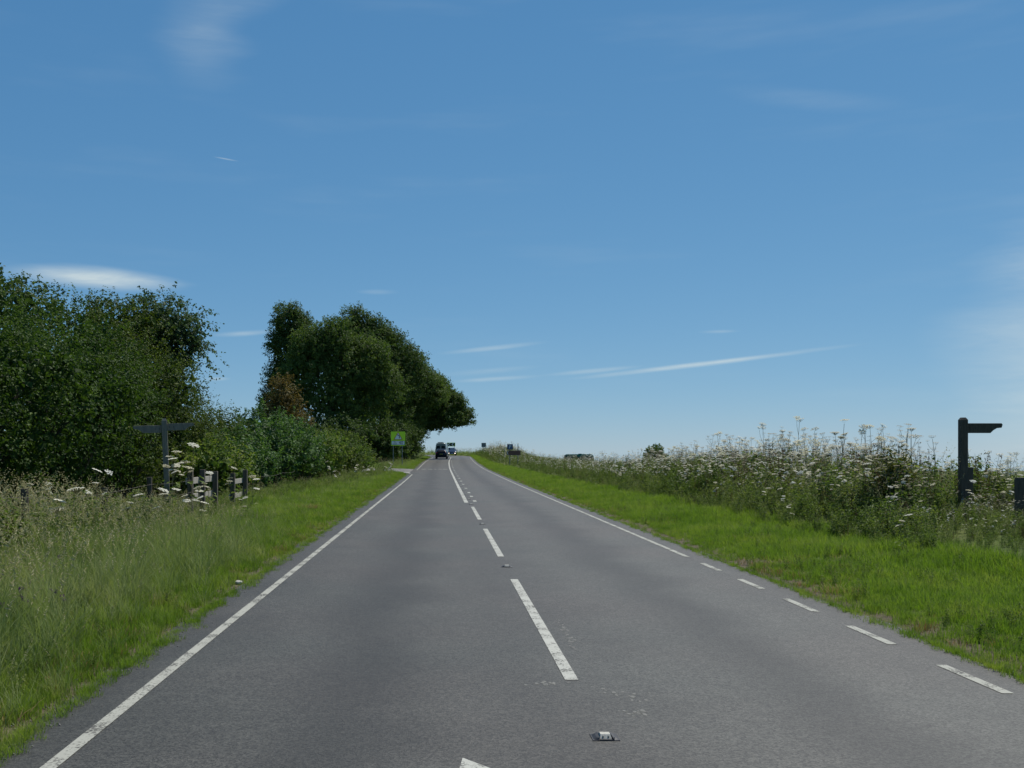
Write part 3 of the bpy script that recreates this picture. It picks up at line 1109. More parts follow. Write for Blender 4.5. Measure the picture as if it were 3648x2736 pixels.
def side_mouth(x, y, u):
    """True where the side road's asphalt lies."""
    d = -3.42 - u
    return (d > -0.5) & (np.abs(y - 85.0) < 3.0 + 5.0 * np.exp(-np.clip(d, 0, None) / 1.8))


def build_grass():
    rng = np.random.default_rng(5)
    V, F = blade_arrays(26, 0.15, 0.15, 0.0042, 0.8, rng)
    dry = proto('dry_tuft', soup('dry_tuft', V, F, M['straw']))
    # clover, plantain and dead blades in the mown strip on both sides
    n = 3400
    y = 5.5 * (95 / 5.5) ** rng.uniform(0, 1, n)
    right = rng.uniform(0, 1, n) < 0.5
    u = np.where(right, rng.uniform(3.55, 6.4, n), rng.uniform(-6.2, -3.65, n))
    x = road_x(y, u)
    cl = np.sin(x * 2.1 + 1.3 * np.sin(y * 0.9)) * np.sin(y * 1.3 + x) + rng.normal(0, 0.3, n)
    k = (cl > 0.25) & ~side_mouth(x, y, u)
    x, y, u = x[k], y[k], u[k]
    n = len(x)
    strawy = rng.uniform(0, 1, n) < np.interp(np.minimum(np.abs(u - 3.5), np.abs(u + 3.6)), [0, 0.5, 2], [0.85, 0.4, 0.2])
    scatter('turf_weeds', put(x, y), rng.uniform(0, 6.28, n), np.where(strawy, rng.uniform(0.6, 1.2, n), rng.uniform(0.12, 0.24, n)), np.where(strawy, 4, rng.integers(0, 4, n)), PL['herb'] + [dry])
    # right verge: short bright turf
    n = 21000
    x, y, u = band(rng, n, 5.0, 200, lambda y: np.full_like(y, 3.50), lerp([5, 14, 50, 97, 120, 200], [7.4, 6.9, 6.2, 5.7, 5.0, 4.8]))
    u2 = u + rng.normal(0, 0.05, n)
    keep = ~((np.abs(x - 6.0) < 2.0) & (np.abs(y - 15.6) < 0.45) & (rng.uniform(0, 1, n) < 0.72))
    keep &= rng.uniform(0, 1, n) < np.interp(u, [3.5, 3.9], [0.5, 1.0])
    x, y, u = x[keep], y[keep], u[keep]
    n = len(x)
    sc_ = rng.uniform(0.7, 1.25, n) * np.interp(u, [3.5, 4.2, 6.5], [0.55, 0.9, 1.35]) * np.interp(y, [5, 30, 120], [0.72, 0.85, 1.25])
    scatter('verge_turf', put(x, y), rng.uniform(0, 6.28, n), sc_, rng.integers(0, 4, n), SHORT)
    # left verge: longer soft grass
    n = 21000
    x, y, u = band(rng, n, 5.5, 178, lambda y: np.full_like(y, -3.58), lerp([5, 14, 30, 60, 78, 100, 120, 178], [-9.0, -8.6, -7.9, -6.4, -5.6, -7.5, -6.0, -5.6]))
    u = -3.58 - (-3.58 - u)
    keep = ~side_mouth(x, y, u)
    x, y, u = x[keep], y[keep], u[keep]
    n = len(x)
    p = -3.58 - u
    longp = np.interp(p, [0.3, 1.2, 2.4], [0.08, 0.55, 0.92])
    longp = longp * np.interp(y, [16, 23, 27, 60, 100], [1, 0.75, 0.30, 0.35, 0.6])
    is_long = rng.uniform(0, 1, n) < longp
    idx_l = np.where(rng.uniform(0, 1, n) < np.interp(p, [1.9, 4.2], [0.0, 0.26]) * np.interp(y, [18, 25], [1, 0.4]), rng.integers(1, 3, n), rng.choice([0, 3], n))
    s = rng.uniform(0.7, 1.2, n) * np.interp(p, [0, 0.6, 2.0, 3.4], [0.5, 0.8, 0.95, 1.2])
    s = np.where(is_long, s * np.interp(y, [5, 17, 21, 32, 90], [0.9, 0.9, 0.5, 0.45, 0.65]), s * 1.15)
    idx = np.where(is_long, idx_l + 4, rng.integers(0, 4, n))
    scatter('long_grass', put(x, y), rng.uniform(0, 6.28, n), s, idx, SHORT + LONG)
    # sparse growth over both road edges
    n = 2600
    y = 5 * (170 / 5) ** rng.uniform(0, 1, n)
    sd = rng.choice([-1, 1], n)
    u = np.where(sd < 0, -3.50 + np.abs(rng.normal(0, 0.07, n)) * 1.0 - 0.02, 3.42 - np.abs(rng.normal(0, 0.05, n)))
    x = road_x(y, u)
    k = ~side_mouth(x, y, u)
    x, y, u = x[k], y[k], u[k]
    P = np.stack([x, y, road_z(y) - 0.01], 1)
    scatter('edge_weeds', P, rng.uniform(0, 6.28, len(x)), rng.uniform(0.25, 0.55, len(x)), rng.integers(0, 4, len(x)), SHORT)
    # beyond the bend
    n = 1600
    x = rng.uniform(-6, 22, n)
    y = rng.uniform(188, 232, n)
    u = lateral(x, y)
    k = np.abs(u) > 3.8
    x, y = x[k], y[k]
    scatter('bend_grass', put(x, y), rng.uniform(0, 6.28, len(x)), rng.uniform(0.9, 1.7, len(x)), rng.integers(0, 8, len(x)), SHORT + LONG)


build_grass()

FRONT = lerp([5, 14, 20, 30, 50, 97, 115, 150, 200], [6.9, 6.4, 6.15, 6.3, 5.9, 5.4, 4.6, 4.5, 4.5])     # lateral front of the tall growth


TALL = lerp([10, 18, 23, 28, 38, 47, 55, 65, 80, 100, 115, 140, 170, 205], [0.82, 0.80, 0.86, 0.84, 0.88, 0.76, 0.62, 0.54, 0.5, 0.42, 0.42, 0.64, 0.95, 1.0])     # how high the growth stands along the bank


UNEVEN = lambda x, y: 1.0 + 0.13 * np.sin(y * 1.7 + x) + 0.11 * np.sin(y * 0.63 + 2.0 * x + 1.0)
GATEWAY = lambda x, y: np.where((x / y > 0.485) & (y < 21.2 + 0.0 * x), 0.36, np.where((x / y > 0.455) & (y < 27), 0.76, 1.0))


def build_meadow():
    rng = np.random.default_rng(9)
    protos = PL['hog'] + PL['dry'] + PL['herb'] + PL['dock'] + PL['tall']      # 5 + 3 + 4 + 2 + 3
    # leafy undergrowth, low at the front, higher behind
    n = 8200
    x, y, u = band(rng, n, 9.5, 205, FRONT, lambda y: FRONT(y) + 6.0)
    b = u - FRONT(y)
    s = np.interp(b, [0, 0.8, 2.2, 4, 6], [0.38, 0.66, 1.04, 1.22, 1.2]) * rng.uniform(0.65, 1.2, n) * TALL(y) * GATEWAY(x, y) * UNEVEN(x, y)
    kind = rng.uniform(0, 1, n)
    idx = np.where(kind < 0.90, rng.integers(8, 12, n), np.where(kind < 0.93, rng.integers(12, 14, n), rng.integers(14, 17, n)))
    scatter('undergrowth', put(x, y), rng.uniform(0, 6.28, n), s, idx, protos, rng.normal(0, 0.12, (n, 2)))
    # flowering and seeding umbellifers in it
    n = 3600
    x, y, u = band(rng, n, 10.5, 205, lambda y: FRONT(y) + 1.3, lambda y: FRONT(y) + 5.8)
    b = u - FRONT(y)
    s = np.interp(b, [0, 1.0, 2.6, 4, 6], [0.45, 0.68, 1.0, 1.2, 1.2]) * rng.uniform(0.7, 1.2, n) * TALL(y) * GATEWAY(x, y) * UNEVEN(x, y)
    back = rng.uniform(0, 1, n) < np.interp(b, [0.5, 2.0, 4], [0.12, 0.42, 0.6])
    far = np.interp(y, [12, 22, 34, 60, 140], [0.22, 0.38, 0.8, 1.0, 1.0])
    tall = rng.uniform(0, 1, n)
    idx = np.where(back, np.where(tall < 0.5, rng.integers(5, 8, n), np.where(tall < 0.9, rng.integers(14, 17, n), rng.integers(12, 14, n))), rng.integers(0, 5, n))
    idx = np.where((rng.uniform(0, 1, n) > far) & (idx < 5), np.where(rng.uniform(0, 1, n) < 0.3, rng.integers(14, 17, n), rng.integers(9, 12, n)), idx)
    scatter('meadow_flowers', put(x, y), rng.uniform(0, 6.28, n), s, idx, protos, rng.normal(0, 0.1, (n, 2)))
    # left: herbs among the grass by the fence and at the foot of the hedge
    n = 1500
    x, y, u = band(rng, n, 8, 170, lerp([5, 14, 30, 60, 78, 100, 170], [-9.2, -8.8, -8.2, -6.8, -6.0, -7.0, -5.6]), lerp([5, 30, 60, 78, 100, 170], [-6.4, -6.3, -5.3, -4.7, -5.2, -4.6]))
    k = ~side_mouth(x, y, u)
    x, y = x[k], y[k]
    n = len(x)
    kd = rng.uniform(0, 1, n)
    idx = np.where(kd < 0.82, rng.integers(8, 12, n), np.where(kd < 0.84, rng.integers(12, 14, n), np.where(kd < 0.91, rng.integers(14, 17, n), np.where(kd < 0.925, rng.integers(0, 5, n), rng.integers(9, 12, n)))))
    s_l = np.interp(y, [17, 21, 23, 32, 60], [0.95, 0.7, 0.42, 0.42, 0.55])
    scatter('hedge_foot_herbs', put(x, y), rng.uniform(0, 6.28, n), rng.uniform(0.6, 1.0, n) * s_l, idx, protos, rng.normal(0, 0.12, (n, 2)))
    # behind the bend
    n = 420
    x = rng.uniform(-3, 20, n)
    y = rng.uniform(203, 232, n)
    u = lateral(x, y)
    k = u > 6.5
    x, y = x[k], y[k]
    n = len(x)
    scatter('bend_weeds', put(x, y), rng.uniform(0, 6.28, n), rng.uniform(0.4, 0.85, n), rng.integers(0, 17, n), protos)
    # purple vetch in the long grass at lower left
    rng2 = np.random.default_rng(4)
    parts = []
    for k in range(9):
        a = rng2.uniform(0, 6.28)
        o = np.array([math.cos(a), math.sin(a), 0]) * rng2.uniform(0, 0.18)
        h = rng2.uniform(0.32, 0.5)
        parts.append((*stem_strip([o, o + [0, 0, h * .5], o + [0, 0, h]], 0.003), 0))
        c = o + [0, 0, h] + rng2.normal(0, 0.012, (7, 3))
        v, f, _ = leaf_soup(c, rng2.normal(size=(7, 3)), 0.03, rng2, 0.8)
        parts.append((v, f, 1))
    V, F, mi = merge(parts)
    vp = proto('vetch', soup('vetch', V, F, [M['herb'], M['purple']], mi))
    xy = np.array([(-4.6, 12.2), (-4.5, 11.4), (-3.9, 9.0), (-3.8, 9.3), (-4.9, 12.6), (-4.2, 10.4), (-3.6, 9.6)])
    scatter('purple_vetch', put(xy[:, 0], xy[:, 1]), rng2.uniform(0, 6, len(xy)), rng2.uniform(0.5, 0.75, len(xy)), np.zeros(len(xy)), [vp])


build_meadow()


# ------------------------------------------------------------------ trees, bushes
def woody(name, base, label, cat, lobes, n_leaf, size, mat, seed, trunk_r=0.12, stems=1, crown_name='crown', group=None, fork_h=0.4, **kw):
    """Empty at the stem's foot > crown (leaves), trunk or stems with limbs reaching into each lobe."""
    z0 = gz(base[0], base[1])
    root = thing(name, (base[0], base[1], z0), label, cat, 0, group)
    loc = [(l[0] - base[0], l[1] - base[1], l[2] - z0, *l[3:]) for l in lobes]
    zm = kw.pop('zmin', None)
    V, F, T = crown_soup(loc, n_leaf, size, seed, zmin=zm, **kw)
    me = soup(crown_name, V, F, mat, attrs={'tint': T})
    link_mesh(crown_name, me, root)
    rr = random.Random(seed)
    m = MB()
    hi = max(loc, key=lambda l: l[2])
    if stems == 1:
        top = Vector((hi[0] * 0.75, hi[1] * 0.75, hi[2] + 0.1 * hi[5]))
        mid = Vector((top.x * 0.25, top.y * 0.25, top.z * fork_h))
        m.tube([(0, 0, -0.3), (0.02, 0, 0.6), mid, top], [trunk_r * 1.25, trunk_r, trunk_r * 0.75, trunk_r * 0.25], 8)
        fork = mid
        start = trunk_r * 0.5
    else:
        fork = Vector((0, 0, 0.1))
        start = trunk_r * 0.7
    for l in loc:
        c = Vector(l[:3])
        f0 = fork * rr.uniform(0.7, 1.05) if stems == 1 else Vector((rr.uniform(-.3, .3), rr.uniform(-.3, .3), -0.15))
        q = f0.lerp(c, 0.5) + Vector((0, 0, -0.08 * (c - f0).length))
        m.tube([f0, q, c], [start, start * 0.6, start * 0.25], 6)
        for k in range(3):
            d = Vector((rr.uniform(-1, 1), rr.uniform(-1, 1), rr.uniform(-0.2, 1)))
            e = c + Vector((d.x * l[3], d.y * l[4], d.z * l[5])) * 0.75
            m.tube([q.lerp(c, 0.6), c.lerp(e, 0.5), e], [start * 0.35, start * 0.22, start * 0.08], 5)
    m.build('trunk' if stems == 1 else 'stems', M['bark'], root)
    return root


def bush_lobes(x, y, w, h, seed, d=None, n=10):
    h *= 0.93
    """A heap of lobes from the ground up to height h."""
    r = random.Random(seed)
    d = d or w
    z0 = gz(x, y)
    L = [(x - 0.3 * w, y, z0 + h * 0.16, w * 0.8, d * 0.95, h * 0.22), (x, y, z0 + h * 0.32, w * 0.74, d * 0.85, h * 0.36), (x, y, z0 + h * 0.60, w * 0.88, d * 0.9, h * 0.24), (x + r.uniform(-.2, .2) * w, y + r.uniform(-.2, .2) * d, z0 + h * 0.66, w * 0.66, d * 0.68, h * 0.34)]
    for k in range(n):
        a = 2 * math.pi * (k + r.uniform(0, 0.7)) / n
        q = r.uniform(0.45, 0.80)
        L.append((x + math.cos(a) * w * q, y + math.sin(a) * d * q, z0 + h * r.uniform(0.22, 0.74) * (1.12 - 0.25 * q), w * r.uniform(0.24, 0.40), d * r.uniform(0.24, 0.40), h * r.uniform(0.13, 0.22)))
    return L


# thicket behind the wire fence, near end
for (x, y, w, h, n, mt, lab, sd) in (
        (-10.2, 15.6, 2.9, 4.6, 34000, 'leaf_bright', 'dark green bush cut by the left edge of the picture behind the wire fence', 31),
        (-10.0, 20.6, 3.1, 5.3, 46000, 'leaf_bright', 'tall fresh green bush behind the wire fence, second from the left edge', 32),
        (-10.1, 26.0, 3.1, 5.8, 46000, 'leaf_bright', 'tall green bush behind the wire fence just left of the wooden footpath post', 33),
        (-10.2, 31.6, 2.6, 6.0, 42000, 'leaf_olive', 'tall olive green hawthorn behind the two armed footpath post', 34),
        (-10.1, 37.0, 2.0, 5.1, 28000, 'leaf_olive', 'olive hawthorn behind the rails of the wooden fence, lower than its left neighbour', 35),
        (-9.6, 42.0, 1.9, 3.7, 21000, 'leaf_olive', 'low olive hawthorn at the right end of the tall thicket, under open sky', 36)):
    woody('hawthorn_bush' if 'hawthorn' in lab else 'leafy_bush', (x, y), lab, 'bush', bush_lobes(x, y, w, h, sd), n, 0.077, M[mt], sd,
          0.09, 5, 'foliage', 'bushes of the roadside thicket', twig=(0.3, 0.9), spread=0.10, zmin=0.05, sub=3, sub_r=(0.3, 0.5))

# lower hedge on to the side road
for (x, y, w, h, n, mt, lab, sd) in (
        (-7.7, 35.0, 1.25, 1.9, 6000, 'leaf_mixed', 'low bright bush behind the gap between the two rail fence panels', 38),
        (-7.9, 40.5, 1.5, 2.5, 7000, 'leaf_blue', 'green bush right of the two post fence panel, in front of the olive hawthorns', 39),
        (-8.1, 47.0, 2.3, 3.7, 12000, 'leaf_blue', 'bluish green bramble bush at the near end of the low hedge', 41),
        (-8.0, 52.5, 2.3, 3.5, 11000, 'leaf_blue', 'bluish green hedge bush in front of the bronze hawthorn', 42),
        (-7.7, 57.5, 2.2, 3.05, 10000, 'leaf_mixed', 'mixed green hedge bush right of the bluish ones', 43),
        (-7.4, 62.5, 2.2, 3.05, 9500, 'leaf_mixed', 'yellowish hedge bush in the middle of the low hedge', 44),
        (-7.1, 67.5, 2.2, 3.3, 9500, 'leaf_olive', 'olive hedge bush with a pointed top, below the big beech', 45),
        (-6.6, 72.2, 2.0, 2.8, 8000, 'leaf_mixed', 'sloping hedge bush just left of the yellow bend sign', 46),
        (-6.3, 76.0, 1.6, 1.8, 5500, 'leaf_mixed', 'small end bush of the hedge at the corner of the side road', 47)):
    woody('hedge_bush', (x, y), lab, 'bush', bush_lobes(x, y, w, h, sd, 2.9), n, 0.125, M[mt], sd, 0.07, 5, 'foliage',
          'bushes of the low roadside hedge', twig=(0.25, 0.75), spread=0.11, zmin=0.02, sub=3, sub_r=(0.3, 0.5))

woody('hawthorn_tree', (-11.0, 70), 'slim bronze leaved hawthorn rising above the hedge at the left foot of the big trees', 'tree',
      [(-10.9, 70, 5.4, 0.9, 1.0, 1.4), (-10.6, 70, 4.0, 1.2, 1.3, 1.6), (-10.0, 69.6, 3.0, 1.1, 1.2, 1.4), (-11.5, 70, 3.4, 1.0, 1.1, 1.5)],
      4800, 0.15, M['leaf_brown'], 51, 0.09, twig=(0.4, 0.9), spread=0.15)

# trees behind the thicket
woody('broadleaf_tree', (-21.5, 50), 'round topped dark tree behind the thicket in the upper left corner of the trees', 'tree',
      [(-21.5, 49, 8.0, 3.0, 3, 2.6), (-20.0, 50, 8.2, 1.9, 2.2, 1.6), (-22.6, 50, 8.4, 2.2, 2.4, 2.1), (-21, 50, 5.8, 3, 3, 2.2)],
      9000, 0.17, M['leaf_beech_dark'], 61, 0.28, twig=(0.4, 1.0), spread=0.15, sub=6)
woody('broadleaf_tree', (-15.8, 50), 'open crowned green tree showing above the thicket between two taller trees', 'tree',
      [(-16.4, 50, 7.7, 1.7, 1.9, 1.5), (-14.9, 50, 7.3, 1.6, 1.8, 1.3), (-15.8, 50, 5.6, 2.6, 2.6, 1.9)],
      7000, 0.16, M['leaf_olive'], 62, 0.24, twig=(0.4, 1.0), spread=0.15, sub=6)
woody('weeping_tree', (-14.6, 52), 'grey green tree with drooping outer branches standing over the right end of the thicket', 'tree',
      [(-14.3, 52, 8.3, 1.1, 1.4, 1.2), (-13.4, 52, 7.8, 1.0, 1.2, 1.1), (-15.2, 52, 7.6, 1.1, 1.4, 1.2), (-12.7, 52, 7.2, 0.55, 0.8, 0.7), (-14.0, 52, 6.4, 1.2, 1.4, 1.1), (-13.0, 52, 6.5, 0.5, 0.6, 0.5)],
      8500, 0.15, M['leaf_grey'], 63, 0.22, twig=(0.7, 1.7), spread=0.13, droop=0.55, up=0.3)

# the big clump on the left of the bend
woody('beech_tree', (-20.3, 133), 'narrow dark tall tree at the left side of the big clump', 'tree',
      [(-19.9, 133, 18.4, 2.4, 2.6, 2.7), (-18.2, 133, 17.0, 2.2, 2.4, 2.6), (-20.5, 133, 14.8, 2.3, 2.8, 3.0), (-20.9, 133, 11.0, 2.2, 2.6, 3.0), (-21.2, 132, 7.0, 2.6, 3, 3.4), (-18.6, 133, 12.0, 2.6, 3, 4.0)],
      28000, 0.22, M['leaf_beech_dark'], 71, 0.45, twig=(0.5, 1.3), spread=0.26, sub=12, sub_r=(0.22, 0.36))
woody('beech_tree', (-12.6, 113), 'broad light olive tree at the front of the big clump', 'tree',
      [(-12.6, 113, 12.6, 3.6, 3.6, 3.4), (-13.8, 112, 10.2, 3.6, 3.6, 4.0), (-10.4, 112, 10.8, 3.6, 3.6, 4.2), (-12.2, 111, 6.6, 4.4, 4.0, 4.6), (-16.2, 113, 7.2, 2.6, 3, 3.6), (-8.6, 113, 7.2, 3.2, 3.4, 4.2), (-11.3, 112.5, 14.4, 2.2, 2.4, 1.8), (-14.2, 113, 13.0, 2.6, 3, 2.4), (-8.4, 113, 11.4, 3.0, 3.2, 3.2), (-6.6, 113, 8.6, 2.8, 3, 3.2)],
      62000, 0.20, M['leaf_beech'], 72, 0.5, twig=(0.5, 1.3), spread=0.26, sub=12, sub_r=(0.22, 0.36))
woody('beech_tree', (-9.8, 131), 'tallest tree of the big clump with a peaked wind cut top', 'tree',
      [(-11.2, 131, 17.7, 2.2, 2.6, 2.6), (-9.0, 131, 16.2, 2.8, 3, 2.8), (-6.8, 131, 14.4, 3.0, 3.2, 3.0), (-9.5, 130, 11.5, 4.6, 4, 4.4), (-5.6, 130, 10.2, 3.4, 3.4, 4.0), (-8, 130, 6.5, 4.6, 4, 4.4), (-7.6, 129, 15.0, 2.8, 3, 2.6), (-4.4, 130, 12.4, 3.0, 3.2, 3.0), (-12.6, 131, 15.2, 2.8, 3, 2.8)],
      56000, 0.22, M['leaf_beech_dark'], 73, 0.5, twig=(0.5, 1.3), spread=0.26, sub=12, sub_r=(0.22, 0.36))
woody('beech_tree', (-6.3, 143), 'sloping wind cut tree between the tallest tree and the one over the road', 'tree',
      [(-5.6, 143, 13.8, 2.7, 3.2, 2.6), (-2.9, 143, 11.0, 2.6, 3, 2.5), (-4.2, 141, 12.6, 2.4, 2.6, 2.3), (-1.6, 146, 10.6, 2.6, 3, 2.3), (-6, 142, 10, 4.0, 4, 4.4), (-2.2, 142, 9.6, 3.2, 3.2, 3.2), (-5.6, 142, 6.0, 3.4, 3.6, 3.6)],
      42000, 0.22, M['leaf_beech'], 74, 0.45, twig=(0.5, 1.3), spread=0.26, sub=12, sub_r=(0.22, 0.36))
woody('beech_tree', (-5.0, 154), 'leaning tree whose crown hangs out over the road above the van', 'tree',
      [(-0.9, 153, 10.3, 2.7, 3.4, 2.6), (1.5, 153, 8.4, 2.4, 3, 2.2), (3.3, 153, 6.6, 1.7, 2.2, 1.3), (-2.0, 152, 8.2, 3.4, 3.6, 2.9), (-1.7, 152, 5.7, 1.7, 2.2, 0.9), (-3.6, 150, 4.4, 1.6, 2.4, 1.8), (0.8, 152, 6.5, 2.8, 2.8, 1.2), (-4.8, 153, 7.0, 2.6, 3.2, 3.0), (0.6, 151.5, 5.9, 2.2, 2.2, 0.8), (-1.4, 151, 5.4, 1.8, 2.2, 0.8), (2.2, 151.5, 6.0, 1.8, 2.0, 0.7)],
      50000, 0.22, M['leaf_beech'], 75, 0.42, fork_h=0.66, twig=(0.5, 1.3), spread=0.26, sub=12, sub_r=(0.22, 0.36))
# understorey below the clump
for (x, y, w, h, n, lab, sd) in (
        (-15.5, 106, 3.6, 5.4, 8000, 'dark understorey bush left below the big clump', 81),
        (-10.6, 107.5, 3.6, 5.6, 8500, 'dark understorey bush behind the left edge of the yellow bend sign', 82),
        (-6.9, 116.0, 2.8, 5.0, 7500, 'dark understorey bush directly behind the yellow bend sign', 83),
        (-5.9, 125.0, 2.5, 5.2, 7000, 'shaded bush on the verge between the yellow bend sign and the van', 84),
        (-5.1, 135.0, 2.3, 5.2, 7000, 'shaded bush at the road edge just left of the van', 85),
        (-4.6, 146.0, 2.2, 5.6, 7000, 'shaded bush at the foot of the leaning tree', 86)):
    woody('understorey_bush', (x, y), lab, 'bush', bush_lobes(x, y, w, h, sd), n, 0.22, M['leaf_beech_dark'], sd, 0.08, 5, 'foliage',
          'bushes below the big trees', twig=(0.5, 1.1), spread=0.26, zmin=0.02)

# bushes on the right
woody('round_bush', (12.7, 60.5), 'small round dark bush standing above the flower bank on the skyline', 'bush',
      [(12.7, 60.5, 1.55, 0.62, 0.6, 0.55), (12.4, 60.4, 1.1, 0.6, 0.6, 0.6), (13.0, 60.5, 1.1, 0.55, 0.6, 0.6)], 4200, 0.075, M['leaf_mixed'], 91, 0.03, 4, 'foliage', twig=(0.08, 0.18), spread=0.06)
woody('elder_bush', (9.45, 21.2), 'brownish olive leafy bush in the flower bank left of the one armed footpath post', 'bush',
      [(9.45, 21.2, 1.2, 0.34, 0.4, 0.55), (9.3, 21.1, 0.7, 0.42, 0.5, 0.5)], 1500, 0.06, M['leaf_olive_brown'], 92, 0.03, 4, 'foliage', twig=(0.12, 0.3), spread=0.06)


# ------------------------------------------------------------------ single umbellifers in view
HEADS = []
_r = np.random.default_rng(55)
for k in range(3):
    fl, ry = umbel_arrays(1.0, _r, sub=17)
    V, F, mi = merge([(v, f, 0) for v, f in fl] + [(v, f, 1) for v, f in ry])
    HEADS.append(soup('umbel', V, F, [M['umbel_white'], M['stem']], mi))


def make_parsley(h, n_head, r, seed):
    rng = np.random.default_rng(seed)
    st, heads, lv = hogweed_arrays(h, n_head, rng, r, 12)
    V, F, _ = merge([(v, f, 0) for v, f in st])
    stem = soup('stem', V, F, M['stem'])
    leaf = soup('leaves', lv[0], lv[1], M['herb'])
    hd = [(c, q, (rng.normal(0, .2), rng.normal(0, .2), rng.uniform(0, 6))) for c, q in heads]
    return stem, leaf, hd


PARS = [make_parsley(h, n, r, 200 + k) for k, (h, n, r) in enumerate([(1.35, 4, 0.10), (1.15, 3, 0.11), (1.55, 5, 0.10), (0.95, 3, 0.10), (1.9, 6, 0.10)])]
GENERIC_R = 'white flowered hogweed standing among others on the bank right of the road'
GENERIC_L = 'white flowered hogweed standing among others in the long grass by the left fence'
GENERIC_F = 'white flowered hogweed among others at the foot of the low hedge'


def parsley(k, x, y, s, label, group=None, rz=0.0):
    stem, leaf, hd = PARS[k]
    t = thing('hogweed', (x, y, gz(x, y) - 0.02), label, 'wildflower', rz, group)
    t.scale = (s, s, s)
    link_mesh('stem', stem, t)
    link_mesh('leaves', leaf, t)
    for c, r, e in hd:
        o = link_mesh('umbel', HEADS[random.randrange(3)], t)
        o.location = c
        o.scale = (r, r, r)
        o.rotation_euler = e
    return t


rr = random.Random(77)
parsley(0, 10.35, 19.9, 0.62, 'hogweed with white heads in front of the one armed footpath post')
parsley(2, 11.25, 20.4, 0.5, 'hogweed with cream heads just right of the one armed footpath post')
parsley(4, 9.2, 23.6, 1.16, 'tallest hogweed rising well above the flower bank against the sky')
parsley(4, 9.35, 23.9, 1.02, 'tall hogweed close beside the tallest one on the skyline', None, 2.0)
parsley(4, 10.1, 21.9, 1.0, 'tall thin hogweed against the sky between the brownish bush and the tallest hogweed', None, 1.0)
parsley(1, 7.05, 15.6, 0.55, 'short hogweed at the front foot of the flower bank near the bare gateway')
for k in range(20):
    y = 12.5 * (46 / 12.5) ** rr.random()
    u = float(FRONT(np.array([y]))[0]) + rr.uniform(0.2, 3.2)
    x = float(road_x(np.array([y]), u)[0])
    b = u - float(FRONT(np.array([y]))[0])
    if x / y > 0.485 and y < 21.2:
        continue
    parsley(rr.choice([0, 1, 2, 3]), x, y, rr.uniform(0.75, 1.0) * (0.62 + 0.16 * b), GENERIC_R, 'hogweeds of the right bank', rr.uniform(0, 6))
parsley(2, -5.62, 21.0, 1.02, 'bushy hogweed with many white heads at the foot of the two armed footpath post')
parsley(2, -5.4, 20.5, 0.92, 'hogweed with drooping white heads in front of the two armed footpath post', None, 2.2)
parsley(0, -5.5, 22.4, 1.30, 'tall hogweed just right of the two armed footpath post', None, 1.0)
parsley(1, -5.0, 13.6, 0.95, 'hogweed with big blurred white heads in the long grass, nearest on the left')
parsley(3, -4.55, 19.4, 0.75, 'low white hogweed in the grass below the three post fence panel')
for (x, y, k, s) in ((-5.3, 17.4, 1, .8), (-5.1, 18.6, 3, .95), (-4.9, 19.2, 1, .75), (-4.8, 20.3, 3, .9), (-5.3, 23.2, 0, .85), (-5.5, 26.9, 0, .9), (-5.2, 28.2, 3, 1.0), (-4.6, 24.0, 3, .62)):
    parsley(k, x, y, s, GENERIC_L, 'hogweeds by the left fence', rr.uniform(0, 6))
for k in range(11):
    y = rr.uniform(44, 76)
    x = float(road_x(np.array([y]), np.interp(y, [44, 76], [-6.3, -5.0]) + rr.uniform(-0.4, 0.9))[0])
    parsley(rr.choice([0, 1, 3]), x, y, rr.uniform(0.55, 0.95), GENERIC_F, 'hogweeds at the hedge foot', rr.uniform(0, 6))


# ------------------------------------------------------------------ timber on the left
def post_mb(w, h, sink=0.4, d=None, cham=0.0):
    m = MB()
    m.box((0, 0, (h - sink) / 2), (w, d or w, h + sink))
    return m


FX = -5.8
# three post panel and two post panel of post-and-rail fencing along the verge
def rail_panel(ys, tops, rails, label):
    y0 = ys[0]
    t = thing('rail_fence', (FX, y0, gz(FX, y0)), label, 'fence', 0, 'rail fence panels by the footpath')
    for y, h in zip(ys, tops):
        p = post_mb(0.125, h, 0.3, 0.10).build('post', M['fence_post'], t, 0.008)
        p.location = (0, y - y0, gz(FX, y) - gz(FX, y0))
    z0 = gz(FX, y0)
    for zc, zh in rails:
        m = MB()
        ln = ys[-1] - ys[0] + 0.16
        m.box((-0.079, (ys[-1] - ys[0]) / 2 + 0.0, zc - z0), (0.032, ln, zh))
        m.build('rail', M['old_wood'], t, 0.005)
    return t


rail_panel([23.6, 24.8, 26.2], [1.14, 1.13, 1.11], [(1.02, 0.15), (0.64, 0.15)], 'grey wooden fence panel with three posts and two rails, left of the gap')
rail_panel([28.4, 30.2], [1.02, 0.99], [(0.86, 0.14), (0.46, 0.14), (0.09, 0.14)], 'grey wooden fence panel with two posts and three rails, right of the gap')

# post and wire fence
wf = thing('wire_fence', (-5.9, 8.0, gz(-5.9, 8.0)), 'old post and wire fence half sunk in the long grass at left', 'fence')
zb = wf.location.z
for y, h in ((8.6, 1.0), (11.4, 1.0), (14.3, 1.02), (17.6, 1.0), (20.3, 1.05)):
    m = MB()
    m.tube([(0.1, y - 8, gz(-5.8, y) - zb - 0.3), (0.1 + random.uniform(-.03, .03), y - 8 + random.uniform(-.04, .04), gz(-5.8, y) - zb + h)], [0.06, 0.055], 8)
    m.build('post', M['dark_wood'], wf)
for hz, y0, y1 in ((0.9, 2, 23.5), (0.62, 2, 23.5), (0.35, 2, 23.5), (0.8, 30.3, 40)):
    m = MB()
    ys = np.linspace(y0, y1, 14)
    m.tube([(0.165, y - 8, gz(-5.8, y) - zb + hz + 0.015 * math.sin(y * 1.9)) for y in ys], 0.0028, 4)
    m.build('wire', M['wire'], wf)


